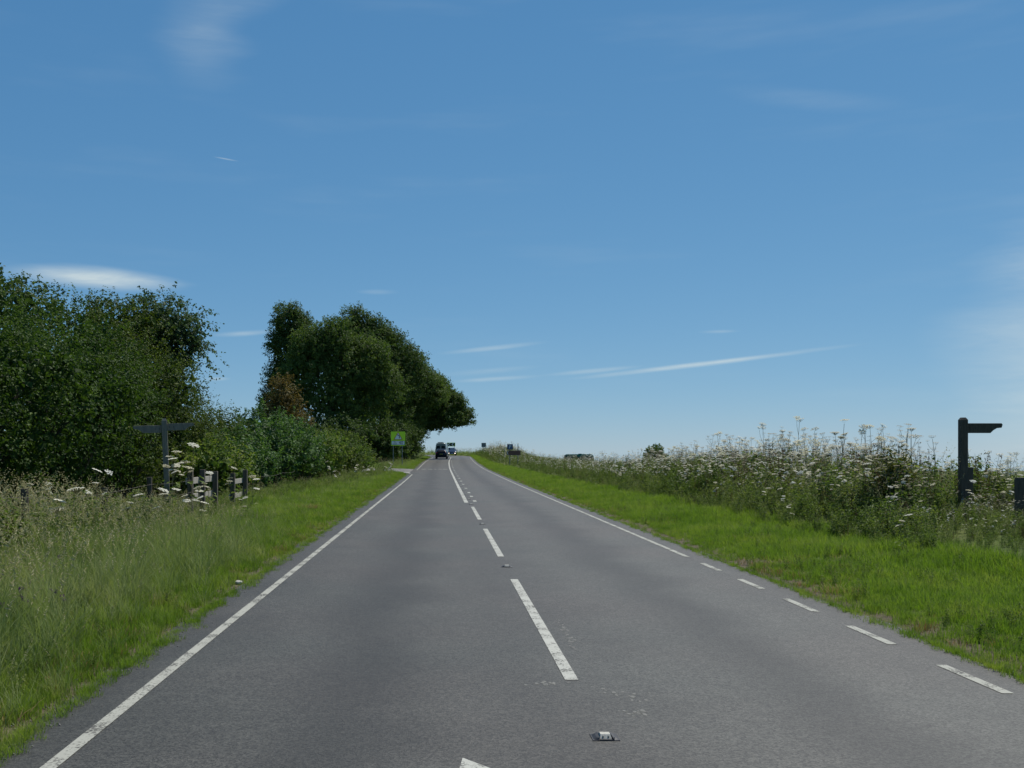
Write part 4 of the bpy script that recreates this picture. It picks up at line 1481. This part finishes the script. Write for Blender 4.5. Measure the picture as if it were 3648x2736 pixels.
def fingerpost(name, loc, rz, label, post_h, w, arms, mat, stub=None, lean=(0, 0)):
    t = thing(name, loc, label, 'signpost', rz)
    t.rotation_euler = (lean[0], lean[1], rz)
    m = post_mb(w, post_h - 0.05, 0.4)
    # chamfered cap
    a, b = w / 2, w / 2 * 0.55
    z = post_h - 0.05
    m._add([(-a, -a, z), (a, -a, z), (a, a, z), (-a, a, z), (-b, -b, z + .05), (b, -b, z + .05), (b, b, z + .05), (-b, b, z + .05)],
           [(0, 1, 5, 4), (1, 2, 6, 5), (2, 3, 7, 6), (3, 0, 4, 7), (4, 5, 6, 7)])
    m.build('post', mat, t)
    for (side, ln, zt, hh, ang) in arms:
        m = MB()
        s = side
        pts = [(0, zt - hh), (0, zt), (s * ln * 0.97, zt), (s * ln, zt - 0.03), (s * ln * 0.97, zt - hh * 0.46), (s * ln * 0.84, zt - hh * 0.5), (s * ln * 0.74, zt - hh * 0.72), (s * ln * 0.66, zt - hh)]
        if s < 0:
            pts = pts[::-1]
        m.prism(pts[::-1], -0.02, 0.02)
        o = m.build('arm', mat, t, 0.004)
        o.location = (s * w / 2, 0, 0)
        o.rotation_euler = (0, 0, ang)
        m = MB()
        for q in (0.08, 0.2):
            m.box((s * q * ln * 1.2, -0.024, zt - hh * 0.5), (0.016, 0.01, 0.016))
        m.build('bolts', M['steel_dark'], o)
    if stub:
        m = MB()
        m.box((stub[0], stub[1], stub[2] / 2 - 0.2), (stub[3], stub[4], stub[2] + 0.4))
        m.build('support_post', mat, t, 0.01)
    return t


fingerpost('footpath_fingerpost', (-5.80, 21.7, gz(-5.8, 21.7)), 0.22, 'weathered wooden footpath post with two arms pointing both ways, in front of the dark thicket', 2.28, 0.11,
           [(-1, 0.60, 2.14, 0.16, 0.25), (1, 0.56, 2.17, 0.15, 0.0)], M['finger_wood'], lean=(0, rad(-2.2)))
fingerpost('footpath_fingerpost', (10.9, 21.3, gz(10.9, 21.3)), 0.0, 'dark wooden footpath post with one arm pointing right, tall against the sky', 2.42 - gz(10.9, 21.3), 0.14,
           [(1, 0.75, 2.30 - gz(10.9, 21.3), 0.205, 0.0)], M['dark_wood'], stub=(0.105, 0.05, 1.38 - gz(10.9, 21.3), 0.20, 0.16))
gp = thing('gate_post', (10.82, 19.0, gz(10.82, 19)), 'short thick dark wooden gate post cut by the right edge of the picture', 'post')
post_mb(0.19, 1.20 - gz(10.82, 19), 0.4).build('shaft', M['dark_wood'], gp, 0.015)
MB().box((0, 0, 1.20 - gz(10.82, 19) + 0.012), (0.17, 0.17, 0.02)).build('top', M['dark_wood'], gp)


# ------------------------------------------------------------------ signs
def text_mesh(body, size, name, mat, parent, loc, align='CENTER', extrude=0.002):
    cu = bpy.data.curves.new(name, 'FONT')
    cu.body = body
    cu.size = size
    cu.align_x = align
    cu.align_y = 'CENTER'
    cu.extrude = extrude
    tmp = bpy.data.objects.new(name + '_curve', cu)
    dg = bpy.context.evaluated_depsgraph_get()
    me = bpy.data.meshes.new_from_object(tmp)
    me.materials.clear()
    me.materials.append(mat)
    bpy.data.objects.remove(tmp)
    o = link_mesh(name, me, parent)
    o.location = loc
    o.rotation_euler = (rad(90), 0, 0)
    return o


def round_rect(x0, x1, z0, z1, r, n=4):
    P = []
    for cx, cz, a0 in ((x1 - r, z0 + r, -90), (x1 - r, z1 - r, 0), (x0 + r, z1 - r, 90), (x0 + r, z0 + r, 180)):
        for k in range(n + 1):
            a = rad(a0 + 90 * k / n)
            P.append((cx + r * math.cos(a), cz + r * math.sin(a)))
    return P[::-1]


def frame_prism(m, outer, inner, y0, y1):
    n = len(outer)
    vs = [(p[0], y0, p[1]) for p in outer] + [(p[0], y0, p[1]) for p in inner] + [(p[0], y1, p[1]) for p in outer] + [(p[0], y1, p[1]) for p in inner]
    fs = []
    for i in range(n):
        j = (i + 1) % n
        fs += [(i, j, n + j, n + i), (2 * n + i, 3 * n + i, 3 * n + j, 2 * n + j), (i, 2 * n + i, 2 * n + j, j), (n + i, n + j, 3 * n + j, 3 * n + i)]
    m._add(vs, fs)


# yellow-backed bend warning
def build_bend_sign():
    x0, y0 = -4.42, 105.0
    g = gz(x0, y0)
    t = thing('bend_warning_sign', (x0, y0, g), 'bright yellow green square sign with left bend triangle and a 40 plate on two posts', 'road sign')
    zt, zb = 3.80 - g, 2.34 - g
    for dx in (-0.50, 0.42):
        m = MB()
        m.tube([(dx, 0.06, -0.5), (dx, 0.06, zt - 0.1)], 0.042, 10)
        m.build('post', M['grey_post'], t)
    MB().prism(round_rect(-0.735, 0.735, zb, zt, 0.06), -0.005, 0.005).build('backing_board', M['fluoro'], t)
    zc = zt - 0.03
    tri = [(0, zc), (0.455, zc - 0.80), (-0.455, zc - 0.80)]
    ctr = (0, zc - 0.533)
    sc_t = lambda k: [((p[0] - ctr[0]) * k, ctr[1] + (p[1] - ctr[1]) * k) for p in tri]
    mm = MB()
    frame_prism(mm, tri, sc_t(0.80), -0.012, -0.008)
    mm.build('triangle_border', M['sign_red'], t)
    MB().prism(sc_t(0.82), -0.0105, -0.0075).build('triangle_face', M['sign_white'], t)
    # bend arrow
    m = MB()
    path = [(0.13, zc - 0.66), (0.13, zc - 0.50), (0.115, zc - 0.42), (0.07, zc - 0.36), (0.0, zc - 0.33)]
    wd = 0.035
    for a, b in zip(path[:-1], path[1:]):
        d = unit(np.array(b) - np.array(a))
        n = np.array((-d[1], d[0])) * wd
        m.prism([(a[0] + n[0], a[1] + n[1]), (b[0] + n[0], b[1] + n[1]), (b[0] - n[0], b[1] - n[1]), (a[0] - n[0], a[1] - n[1])], -0.0145, -0.0135)
    m.prism([(-0.11, zc - 0.29), (0.015, zc - 0.26), (-0.01, zc - 0.41)], -0.0147, -0.0137)
    m.build('bend_arrow', M['sign_black'], t)
    p0, p1 = zb + 0.07, zb + 0.52
    m = MB()
    frame_prism(m, round_rect(-0.69, 0.69, p0, p1, 0.05), round_rect(-0.655, 0.655, p0 + 0.035, p1 - 0.035, 0.035), -0.012, -0.008)
    m.build('plate_border', M['sign_black'], t)
    MB().prism(round_rect(-0.68, 0.68, p0 + 0.01, p1 - 0.01, 0.045), -0.0105, -0.0075).build('plate_face', M['sign_white'], t)
    text_mesh('40', 0.44, 'numerals', M['sign_black'], t, (0.30, -0.013, (p0 + p1) / 2 + 0.0))
    text_mesh('Max\nspeed', 0.17, 'lettering', M['sign_black'], t, (-0.33, -0.013, (p0 + p1) / 2 - 0.0))


build_bend_sign()


def build_chevron():
    x0, y0 = 2.10, 212.5
    g = gz(x0, y0)
    t = thing('chevron_sign', (x0, y0, g), 'wide black board with white chevrons pointing left and a yellow border, behind the oncoming car', 'road sign')
    zt, zb = 3.62 - g, 2.90 - g
    for dx in (-0.66, 0.66):
        m = MB()
        m.tube([(dx, 0.05, -0.5), (dx, 0.05, zt - 0.05)], 0.05, 10)
        m.build('post', M['grey_post'], t)
    MB().prism(round_rect(-0.86, 0.86, zb - 0.03, zt + 0.03, 0.02), -0.004, 0.004).build('border', M['fluoro'], t)
    MB().prism(round_rect(-0.78, 0.78, zb + 0.05, zt - 0.05, 0.02), -0.01, -0.005).build('board', M['sign_black'], t)
    zm, hh = (zt + zb) / 2, (zt - zb) / 2 - 0.05
    for xc in (-0.68, 0.08):
        w = 0.20
        pts = [(xc, zm), (xc + 0.30, zm + hh), (xc + 0.30 + w, zm + hh), (xc + w, zm), (xc + 0.30 + w, zm - hh), (xc + 0.30, zm - hh)]
        m = MB()
        m.prism([pts[0], pts[1], pts[2], pts[3]], -0.014, -0.0105)
        m.prism([pts[0], pts[3], pts[4], pts[5]], -0.014, -0.0105)
        m.build('chevron', M['sign_white'], t)


build_chevron()


def build_parking_sign():
    y0 = 105.0
    x0 = 7.47
    g = gz(x0, y0)
    t = thing('parking_direction_sign', (x0, y0, g), 'brown left pointing tourist sign with a small blue P board above it', 'road sign')
    z = lambda py: 1.7 + (1610 - py) / 3634 * y0 - g
    for dx, top in ((-0.39, z(1583)), (0.45, z(1582.5))):
        m = MB()
        m.tube([(dx, 0.05, -0.5), (dx, 0.05, top)], 0.042, 10)
        m.build('post', M['grey_post'], t)
    b0, b1 = z(1601.6), z(1582)
    m = MB()
    m.prism(round_rect(-0.66, -0.07, b0, b1, 0.04), -0.004, 0.004).build('parking_board', M['sign_black'], t)
    m = MB()
    m.prism(round_rect(-0.62, -0.11, b0 + 0.04, b1 - 0.04, 0.03), -0.009, -0.005).build('parking_face', M['sign_blue'], t)
    text_mesh('P', 0.50, 'parking_letter', M['sign_white'], t, (-0.365, -0.012, (b0 + b1) / 2))
    c0, c1 = z(1621.3), z(1604.8)
    h = c1 - c0
    out = [(-0.76, (c0 + c1) / 2), (-0.64, c1), (0.72, c1), (0.72, c0), (-0.64, c0)]
    MB().prism(out, -0.004, 0.004).build('brown_board', M['sign_brown'], t)
    inn = [(-0.73, (c0 + c1) / 2), (-0.62, c1 - 0.03), (0.69, c1 - 0.03), (0.69, c0 + 0.03), (-0.62, c0 + 0.03)]
    inn2 = [(-0.715, (c0 + c1) / 2), (-0.61, c1 - 0.045), (0.675, c1 - 0.045), (0.675, c0 + 0.045), (-0.61, c0 + 0.045)]
    m = MB()
    frame_prism(m, inn, inn2, -0.008, -0.005)
    m.build('white_edge', M['back_plate'], t)
    zc = (c0 + c1) / 2
    m = MB()
    m.prism([(-0.69, zc), (-0.58, zc + 0.17), (-0.52, zc + 0.17), (-0.63, zc)], -0.009, -0.006)
    m.prism([(-0.69, zc), (-0.63, zc), (-0.52, zc - 0.17), (-0.58, zc - 0.17)], -0.009, -0.006)
    m.build('chevron', M['sign_white'], t)


build_parking_sign()

# back of a sign seen over the bank
x0, y0 = 7.95, 190.0
g = gz(x0, y0)
t = thing('sign_back', (x0, y0, g), 'small square grey back of a sign above the far end of the flower bank', 'road sign')
m = MB()
m.tube([(0, 0.04, -0.5), (0, 0.04, 3.3 - g)], 0.045, 8)
m.build('post', M['grey_post'], t)
MB().prism(round_rect(-0.42, 0.42, 2.62 - g, 3.40 - g, 0.04), -0.006, 0.006).build('plate', M['back_plate'], t)
m = MB()
for zz in (2.8 - g, 3.2 - g):
    m.box((0, -0.02, zz), (0.78, 0.025, 0.04))
m.build('stiffeners', M['galv'], t)
# thin marker pole left of the parking sign
x0, y0 = 8.09, 130.0
g = gz(x0, y0)
t = thing('marker_pole', (x0, y0, g), 'thin bare grey pole sticking out of the flower bank left of the P board', 'pole')
m = MB()
m.tube([(0, 0, -0.4), (0, 0, 2.17 - g)], [0.035, 0.028], 8)
m.build('shaft', M['galv'], t)
MB().box((0, 0, 2.185 - g), (0.07, 0.07, 0.03)).build('cap', M['galv'], t)


# ------------------------------------------------------------------ vehicles
def loft(stations, name, mat, parent):
    """stations: (y, half width at sill, half width at belt, half width at roof, z floor, z belt, z roof)."""
    V, F = [], []
    for (y, ws, wb, wr, z0, zb, zr) in stations:
        prof = [(0, z0), (ws * 0.8, z0), (ws, z0 + 0.12), (wb, z0 + (zb - z0) * 0.55), (wb * 0.985, zb), (wr + (wb - wr) * 0.35, zb + (zr - zb) * 0.62), (wr, zb + (zr - zb) * 0.93), (wr * 0.7, zr), (0, zr + 0.01)]
        ring = prof + [(-x, z) for x, z in reversed(prof[1:-1])]
        V += [(x, y, z) for x, z in ring]
    n = 16
    for i in range(len(stations) - 1):
        for k in range(n):
            a, b = i * n + k, i * n + (k + 1) % n
            F.append((a, b, b + n, a + n))
    F.append(tuple(range(n - 1, -1, -1)))
    F.append(tuple(len(V) - n + k for k in range(n)))
    me = bpy.data.meshes.new(name)
    me.from_pydata(V, [], F)
    me.materials.append(mat)
    bm = bmesh.new()
    bm.from_mesh(me)
    bmesh.ops.recalc_face_normals(bm, faces=bm.faces)
    bm.to_mesh(me)
    bm.free()
    me.polygons.foreach_set('use_smooth', [True] * len(me.polygons))
    o = link_mesh(name, me, parent)
    md = o.modifiers.new('edge', 'EDGE_SPLIT')
    md.split_angle = rad(38)
    return o


def wheel(parent, x, y, r=0.32, w=0.2):
    m = MB()
    s = 1 if x > 0 else -1
    m.tube([(x - s * w, y, r), (x - s * w * 0.98, y, r), (x, y, r), (x + s * 0.004, y, r)], [r * 0.9, r, r, r * 0.93], 20)
    o = m.build('wheel', M['rubber'], parent)
    m = MB()
    m.tube([(x - s * 0.02, y, r), (x + s * 0.012, y, r)], [r * 0.66, r * 0.6], 16)
    m.build('rim', M['alloy'], o)


def slab(name, mat, parent, pts, th=0.012):
    """A thin solid pane from its four outer corners."""
    P = [Vector(p) for p in pts]
    n = (P[1] - P[0]).cross(P[2] - P[0]).normalized() * th
    m = MB()
    k = len(P)
    m._add([p for p in P] + [p - n for p in P], [tuple(range(k)), tuple(range(2 * k - 1, k - 1, -1))] + [(i, i + k, (i + 1) % k + k, (i + 1) % k) for i in range(k)])
    return m.build(name, mat, parent)


def hatchback(root, paint, rear_plate=True, lit=False):
    """Local +Y is the car's front; origin on the ground below the rear bumper."""
    loft([(0.0, 0.70, 0.74, 0.60, 0.36, 0.80, 0.86), (0.06, 0.82, 0.86, 0.66, 0.27, 0.94, 1.0), (0.30, 0.85, 0.89, 0.62, 0.25, 0.96, 1.22), (0.62, 0.86, 0.90, 0.58, 0.2, 0.97, 1.44),
          (1.2, 0.86, 0.90, 0.60, 0.19, 0.96, 1.48), (2.2, 0.86, 0.90, 0.60, 0.19, 0.95, 1.46), (2.75, 0.86, 0.90, 0.60, 0.19, 0.94, 1.28), (3.25, 0.86, 0.89, 0.66, 0.2, 0.93, 0.99),
          (3.9, 0.84, 0.87, 0.62, 0.22, 0.80, 0.86), (4.15, 0.76, 0.79, 0.56, 0.28, 0.68, 0.74), (4.22, 0.66, 0.70, 0.50, 0.34, 0.58, 0.64)], 'body', paint, root)
    for x in (-0.9, 0.9):
        for y in (0.78, 3.38):
            wheel(root, x, y)
    slab('rear_window', M['glass'], root, [(-0.58, 0.13, 1.02), (0.58, 0.13, 1.02), (0.50, 0.565, 1.42), (-0.50, 0.565, 1.42)])
    slab('windscreen', M['glass'], root, [(0.62, 3.24, 1.02), (-0.62, 3.24, 1.02), (-0.52, 2.42, 1.445), (0.52, 2.42, 1.445)])
    for s in (-1, 1):
        q = [(s * 0.892, 0.75, 1.0), (s * 0.892, 2.95, 0.99), (s * 0.70, 2.45, 1.36), (s * 0.66, 0.85, 1.38)]
        slab('side_window', M['glass'], root, q if s > 0 else q[::-1])
        MB().box((s * 0.98, 2.72, 1.0), (0.18, 0.1, 0.13)).build('mirror', paint, root, 0.03)
        MB().box((s * 0.70, 0.05, 0.88), (0.26, 0.10, 0.15)).build('tail_light', M['tail_red'], root, 0.02)
        MB().box((s * 0.66, 4.06, 0.70), (0.26, 0.14, 0.12)).build('headlight', M['lamp_clear'], root, 0.03)
        MB().box((s * 0.60, 4.19, 0.42), (0.20, 0.10, 0.15)).build('fog_light', M['headlamp'] if lit else M['lamp_clear'], root, 0.03)
    MB().box((0, 0.0, 0.36), (1.35, 0.1, 0.16)).build('rear_bumper', M['trim'], root, 0.03)
    MB().box((0, 4.2, 0.46), (0.9, 0.06, 0.14)).build('grille', M['trim'], root, 0.02)
    MB().box((0, -0.02, 0.70), (0.52, 0.03, 0.12)).build('rear_plate', M['plate_yellow'], root)
    MB().box((0, 4.245, 0.42), (0.52, 0.02, 0.11)).build('front_plate', M['plate_white'], root)


def place_vehicle(name, x, y, rz, label):
    return thing(name, (x, y, float(road_z(y)) + 0.005), label, 'car' if name != 'van' else 'van', rz)


c1 = place_vehicle('hatchback_car', 0.02, 153.0, rad(-2.5), 'dark navy hatchback seen from behind, following the van')
hatchback(c1, M['navy_paint'])
c2 = place_vehicle('hatchback_car', 2.0, 199.5, rad(181), 'dark blue oncoming car with two lit lamps, at the bend')
hatchback(c2, M['blue_paint'], lit=True)


def panel_van(root):
    loft([(0.0, 0.86, 0.92, 0.72, 0.55, 1.25, 2.52), (0.10, 0.93, 0.99, 0.78, 0.45, 1.25, 2.58), (2.0, 0.94, 1.0, 0.80, 0.4, 1.25, 2.62), (3.8, 0.94, 1.0, 0.80, 0.4, 1.25, 2.58), (4.4, 0.94, 0.99, 0.76, 0.4, 1.24, 2.38),
          (5.05, 0.93, 0.97, 0.74, 0.42, 1.2, 1.42), (5.55, 0.86, 0.9, 0.66, 0.45, 1.0, 1.08), (5.65, 0.76, 0.8, 0.6, 0.5, 0.85, 0.9)], 'body', M['van_paint'], root)
    for x in (-0.98, 0.98):
        for y in (1.15, 4.7):
            wheel(root, x, y, 0.35, 0.24)
    for s in (-1, 1):
        d = MB().box((s * 0.445, -0.015, 1.40), (0.83, 0.03, 1.55)).build('rear_door', M['van_paint'], root, 0.015)
        slab('rear_window', M['glass'], d, [(s * 0.44 - 0.33, -0.036, 1.50), (s * 0.44 + 0.33, -0.036, 1.50), (s * 0.42 + 0.28, -0.036, 2.05), (s * 0.42 - 0.28, -0.036, 2.05)], 0.004)
        MB().box((s * 0.07, -0.045, 1.15), (0.03, 0.03, 0.2)).build('handle', M['trim'], d)
        MB().box((s * 0.87, 0.02, 1.25), (0.12, 0.08, 0.5)).build('tail_light', M['tail_red'], root, 0.02)
        m = MB()
        m.box((s * 1.16, 4.25, 1.55), (0.22, 0.12, 0.36))
        m.box((s * 1.02, 4.25, 1.45), (0.14, 0.05, 0.06))
        m.build('mirror', M['trim'], root, 0.02)
        q = [(s * 1.005, 3.9, 1.32), (s * 0.99, 4.85, 1.30), (s * 0.86, 4.45, 2.02), (s * 0.90, 3.9, 2.06)]
        slab('side_window', M['glass'], root, q if s > 0 else q[::-1])
    slab('windscreen', M['glass'], root, [(0.74, 5.02, 1.42), (-0.74, 5.02, 1.42), (-0.68, 4.42, 2.30), (0.68, 4.42, 2.30)])
    MB().box((0, -0.06, 0.52), (1.7, 0.14, 0.16)).build('rear_bumper', M['trim'], root, 0.03)
    MB().box((-0.10, 0.9, 2.68), (0.95, 1.4, 0.10)).build('roof_vent', M['trim'], root, 0.04)
    MB().box((0.28, -0.05, 0.78), (0.52, 0.02, 0.11)).build('rear_plate', M['plate_yellow'], root)


vn = place_vehicle('van', -0.05, 172.0, rad(-5.0), 'silver grey high roofed van seen from behind under the overhanging tree')
panel_van(vn)
vn.scale = (0.97, 1, 0.93)

# dark green tank standing in the field beyond the bank
tx, ty = 18.9, 140.0
tg = gz(tx, ty)
t = thing('storage_tank', (tx, ty, tg), 'long dark green round ended tank lying in the field beyond the flower bank', 'tank', rad(2))
ztop, rt, hl = 1.40 - tg, 0.78, 2.05
m = MB()
prof = [(-hl, 0.30), (-hl + 0.04, 0.52), (-hl + 0.14, 0.68), (-hl + 0.32, 0.765), (-hl + 0.5, rt), (hl - 0.5, rt), (hl - 0.32, 0.765), (hl - 0.14, 0.68), (hl - 0.04, 0.52), (hl, 0.30)]
m.tube([(x, 0, ztop - rt) for x, _ in prof], [r for _, r in prof], 24)
body = m.build('shell', M['tank_green'], t)
m = MB()
m.tube([(0.18, 0, ztop - 0.05), (0.18, 0, ztop + 0.05), (0.18, 0, ztop + 0.07)], [0.24, 0.24, 0.2], 16)
m.build('hatch', M['tank_green'], body)
m = MB()
m.tube([(0.62, 0, ztop - 0.05), (0.62, 0, ztop + 0.05)], 0.09, 10)
m.build('vent', M['tank_green'], body)
for x in (-1.3, 1.3):
    m = MB()
    top = ztop - rt - 0.5
    m.box((x, 0, (top - 0.2) / 2), (0.18, 1.1, max(0.2, top + 0.2)))
    m.build('saddle', M['steel_dark'], t)


# ------------------------------------------------------------------ road studs
def stud_meshes():
    h = MB()
    # cast housing with ramps either side and a recess for the pad
    for s in (-1, 1):
        h._add([(s * 0.075, -0.085, 0.002), (s * 0.125, -0.06, 0.0), (s * 0.125, 0.06, 0.0), (s * 0.075, 0.085, 0.002), (s * 0.06, -0.075, 0.02), (s * 0.085, -0.05, 0.016), (s * 0.085, 0.05, 0.016), (s * 0.06, 0.075, 0.02)],
               [(0, 1, 5, 4), (1, 2, 6, 5), (2, 3, 7, 6), (4, 5, 6, 7), (3, 0, 4, 7)] if s > 0 else [(4, 5, 1, 0), (5, 6, 2, 1), (6, 7, 3, 2), (7, 6, 5, 4), (7, 4, 0, 3)])
    h.box((0, 0, 0.001), (0.25, 0.17, 0.006))
    h.box((0, 0.07, 0.006), (0.12, 0.025, 0.012))
    h.box((0, -0.07, 0.004), (0.12, 0.025, 0.008))
    p = MB()
    p._add([(-0.058, -0.056, 0.003), (0.058, -0.056, 0.003), (0.058, 0.056, 0.003), (-0.058, 0.056, 0.003), (-0.045, -0.03, 0.030), (0.045, -0.03, 0.030), (0.045, 0.03, 0.030), (-0.045, 0.03, 0.030)],
           [(0, 1, 5, 4), (1, 2, 6, 5), (2, 3, 7, 6), (3, 0, 4, 7), (4, 5, 6, 7)])
    b = MB()
    b.tube([(0, -0.052, 0.017), (0, -0.03, 0.018)], [0.006, 0.008], 8)
    return h.mesh('housing', M['steel_dark']), p.mesh('pad', M['insert']), b.mesh('reflector', M['bead'])


HM, PM, BMH = stud_meshes()
for k, y in enumerate([6.07, 15.1, 24.0, 33.0, 36.7, 40.4, 44.8, 50.5, 56.2, 62, 67.8, 73.5]):
    u = 0.0 if y < 34 else 0.03
    x = float(road_x(np.array([y]), u)[0])
    lab = ('iron road stud with a dusty white pad nearest in front, on the centre line', 'road stud in the gap before the second centre dash',
           'road stud in the gap between the second and third centre dashes', 'road stud just before the double centre line begins')[k] if k < 4 else '%s road stud between the double centre lines, counted from the near end' % ('first', 'second', 'third', 'fourth', 'fifth', 'sixth', 'seventh', 'eighth')[k - 4]
    s = thing('road_stud', (x, y, float(road_z(y)) + 0.001), lab, 'road stud', 0, 'road studs along the centre line')
    s.scale = (0.64, 0.85, 0.9)
    link_mesh('housing', HM, s)
    link_mesh('pad', PM, s)
    for dx in (-0.025, 0.025):
        o = link_mesh('reflector', BMH, s)
        o.location = (dx, 0, 0)


# ------------------------------------------------------------------ small things on the left verge
def blob_mesh(name, r, mat, seed, flat=0.6):
    bm = bmesh.new()
    bmesh.ops.create_icosphere(bm, subdivisions=2, radius=r)
    q = random.Random(seed)
    for v in bm.verts:
        v.co *= q.uniform(0.82, 1.15)
        v.co.z *= flat
    me = bpy.data.meshes.new(name)
    bm.to_mesh(me)
    bm.free()
    me.materials.append(mat)
    return me


o = link_mesh('chalk_stone', blob_mesh('chalk_stone', 0.05, M['stone'], 3))
o.location = (-2.62, 13.2, gz(-2.62, 13.2) + 0.02)
tag(o, 'small pale stone at the edge of the grass beside the left edge line', 'stone')
# clump of dead straw coloured grass
rngs = np.random.default_rng(12)
V, F = blade_arrays(150, 0.26, 0.24, 0.006, 0.9, rngs, 3)
o = link_mesh('dry_grass_clump', soup('dry_grass_clump', V, F, M['straw']))
o.location = (-3.75, 28.7, gz(-3.75, 28.7))
o.scale = (1.15, 1.0, 1.0)
tag(o, 'straw coloured clump of dead grass on the left verge', 'grass clump')
# loose chippings along both road edges
n = 1500
rg = np.random.default_rng(8)
y = 5.5 * (60 / 5.5) ** rg.uniform(0, 1, n)
sd = rg.choice([-1, -1, 1], n)
u = np.where(sd < 0, -3.5 + rg.normal(0, 0.09, n), 3.4 + rg.normal(0, 0.06, n))
x = road_x(y, u)
Z = np.maximum(road_z(y) + 0.002, ground_z(x, y))
gp_ = [proto('chipping', blob_mesh('chipping', 0.012, M['chipping'], k, 0.7)) for k in range(2)]
scatter('loose_chippings', np.stack([x, y, Z], 1), rg.uniform(0, 6, n), rg.uniform(0.3, 0.8, n), rg.integers(0, 2, n), gp_)


# what the ground cover and the setting are
for nm, lab, cat in (('verge_turf', 'short bright green turf on the verge right of the road', 'grass'), ('long_grass', 'long soft green grass on the verge left of the road', 'grass'),
                     ('edge_weeds', 'sparse low weeds creeping over both edges of the asphalt', 'weeds'), ('turf_weeds', 'clover and dead tufts scattered in the mown strips', 'weeds'),
                     ('bend_grass', 'grass on the far side of the bend behind the cars', 'grass'), ('bend_weeds', 'tall weeds on the crest behind the chevron sign', 'weeds'),
                     ('undergrowth', 'leafy green undergrowth filling the bank right of the road', 'undergrowth'), ('meadow_flowers', 'mass of white and fading umbels on the bank right of the road', 'wildflowers'),
                     ('hedge_foot_herbs', 'herbs and seeding grass along the left fence and the hedge foot', 'herbs'), ('purple_vetch', 'small purple flowers in the long grass at lower left', 'wildflowers'),
                     ('loose_chippings', 'loose grey chippings along both edges of the road', 'gravel'), ('road', 'grey two lane asphalt road with white markings leading to a left bend', 'road'),
                     ('side_road', 'pale mouth of a side road joining from the left before the yellow sign', 'road'), ('ground', 'green field and verge ground on both sides of the road', 'ground')):
    o = bpy.data.objects.get(nm)
    if o is not None:
        o['label'], o['category'] = lab, cat
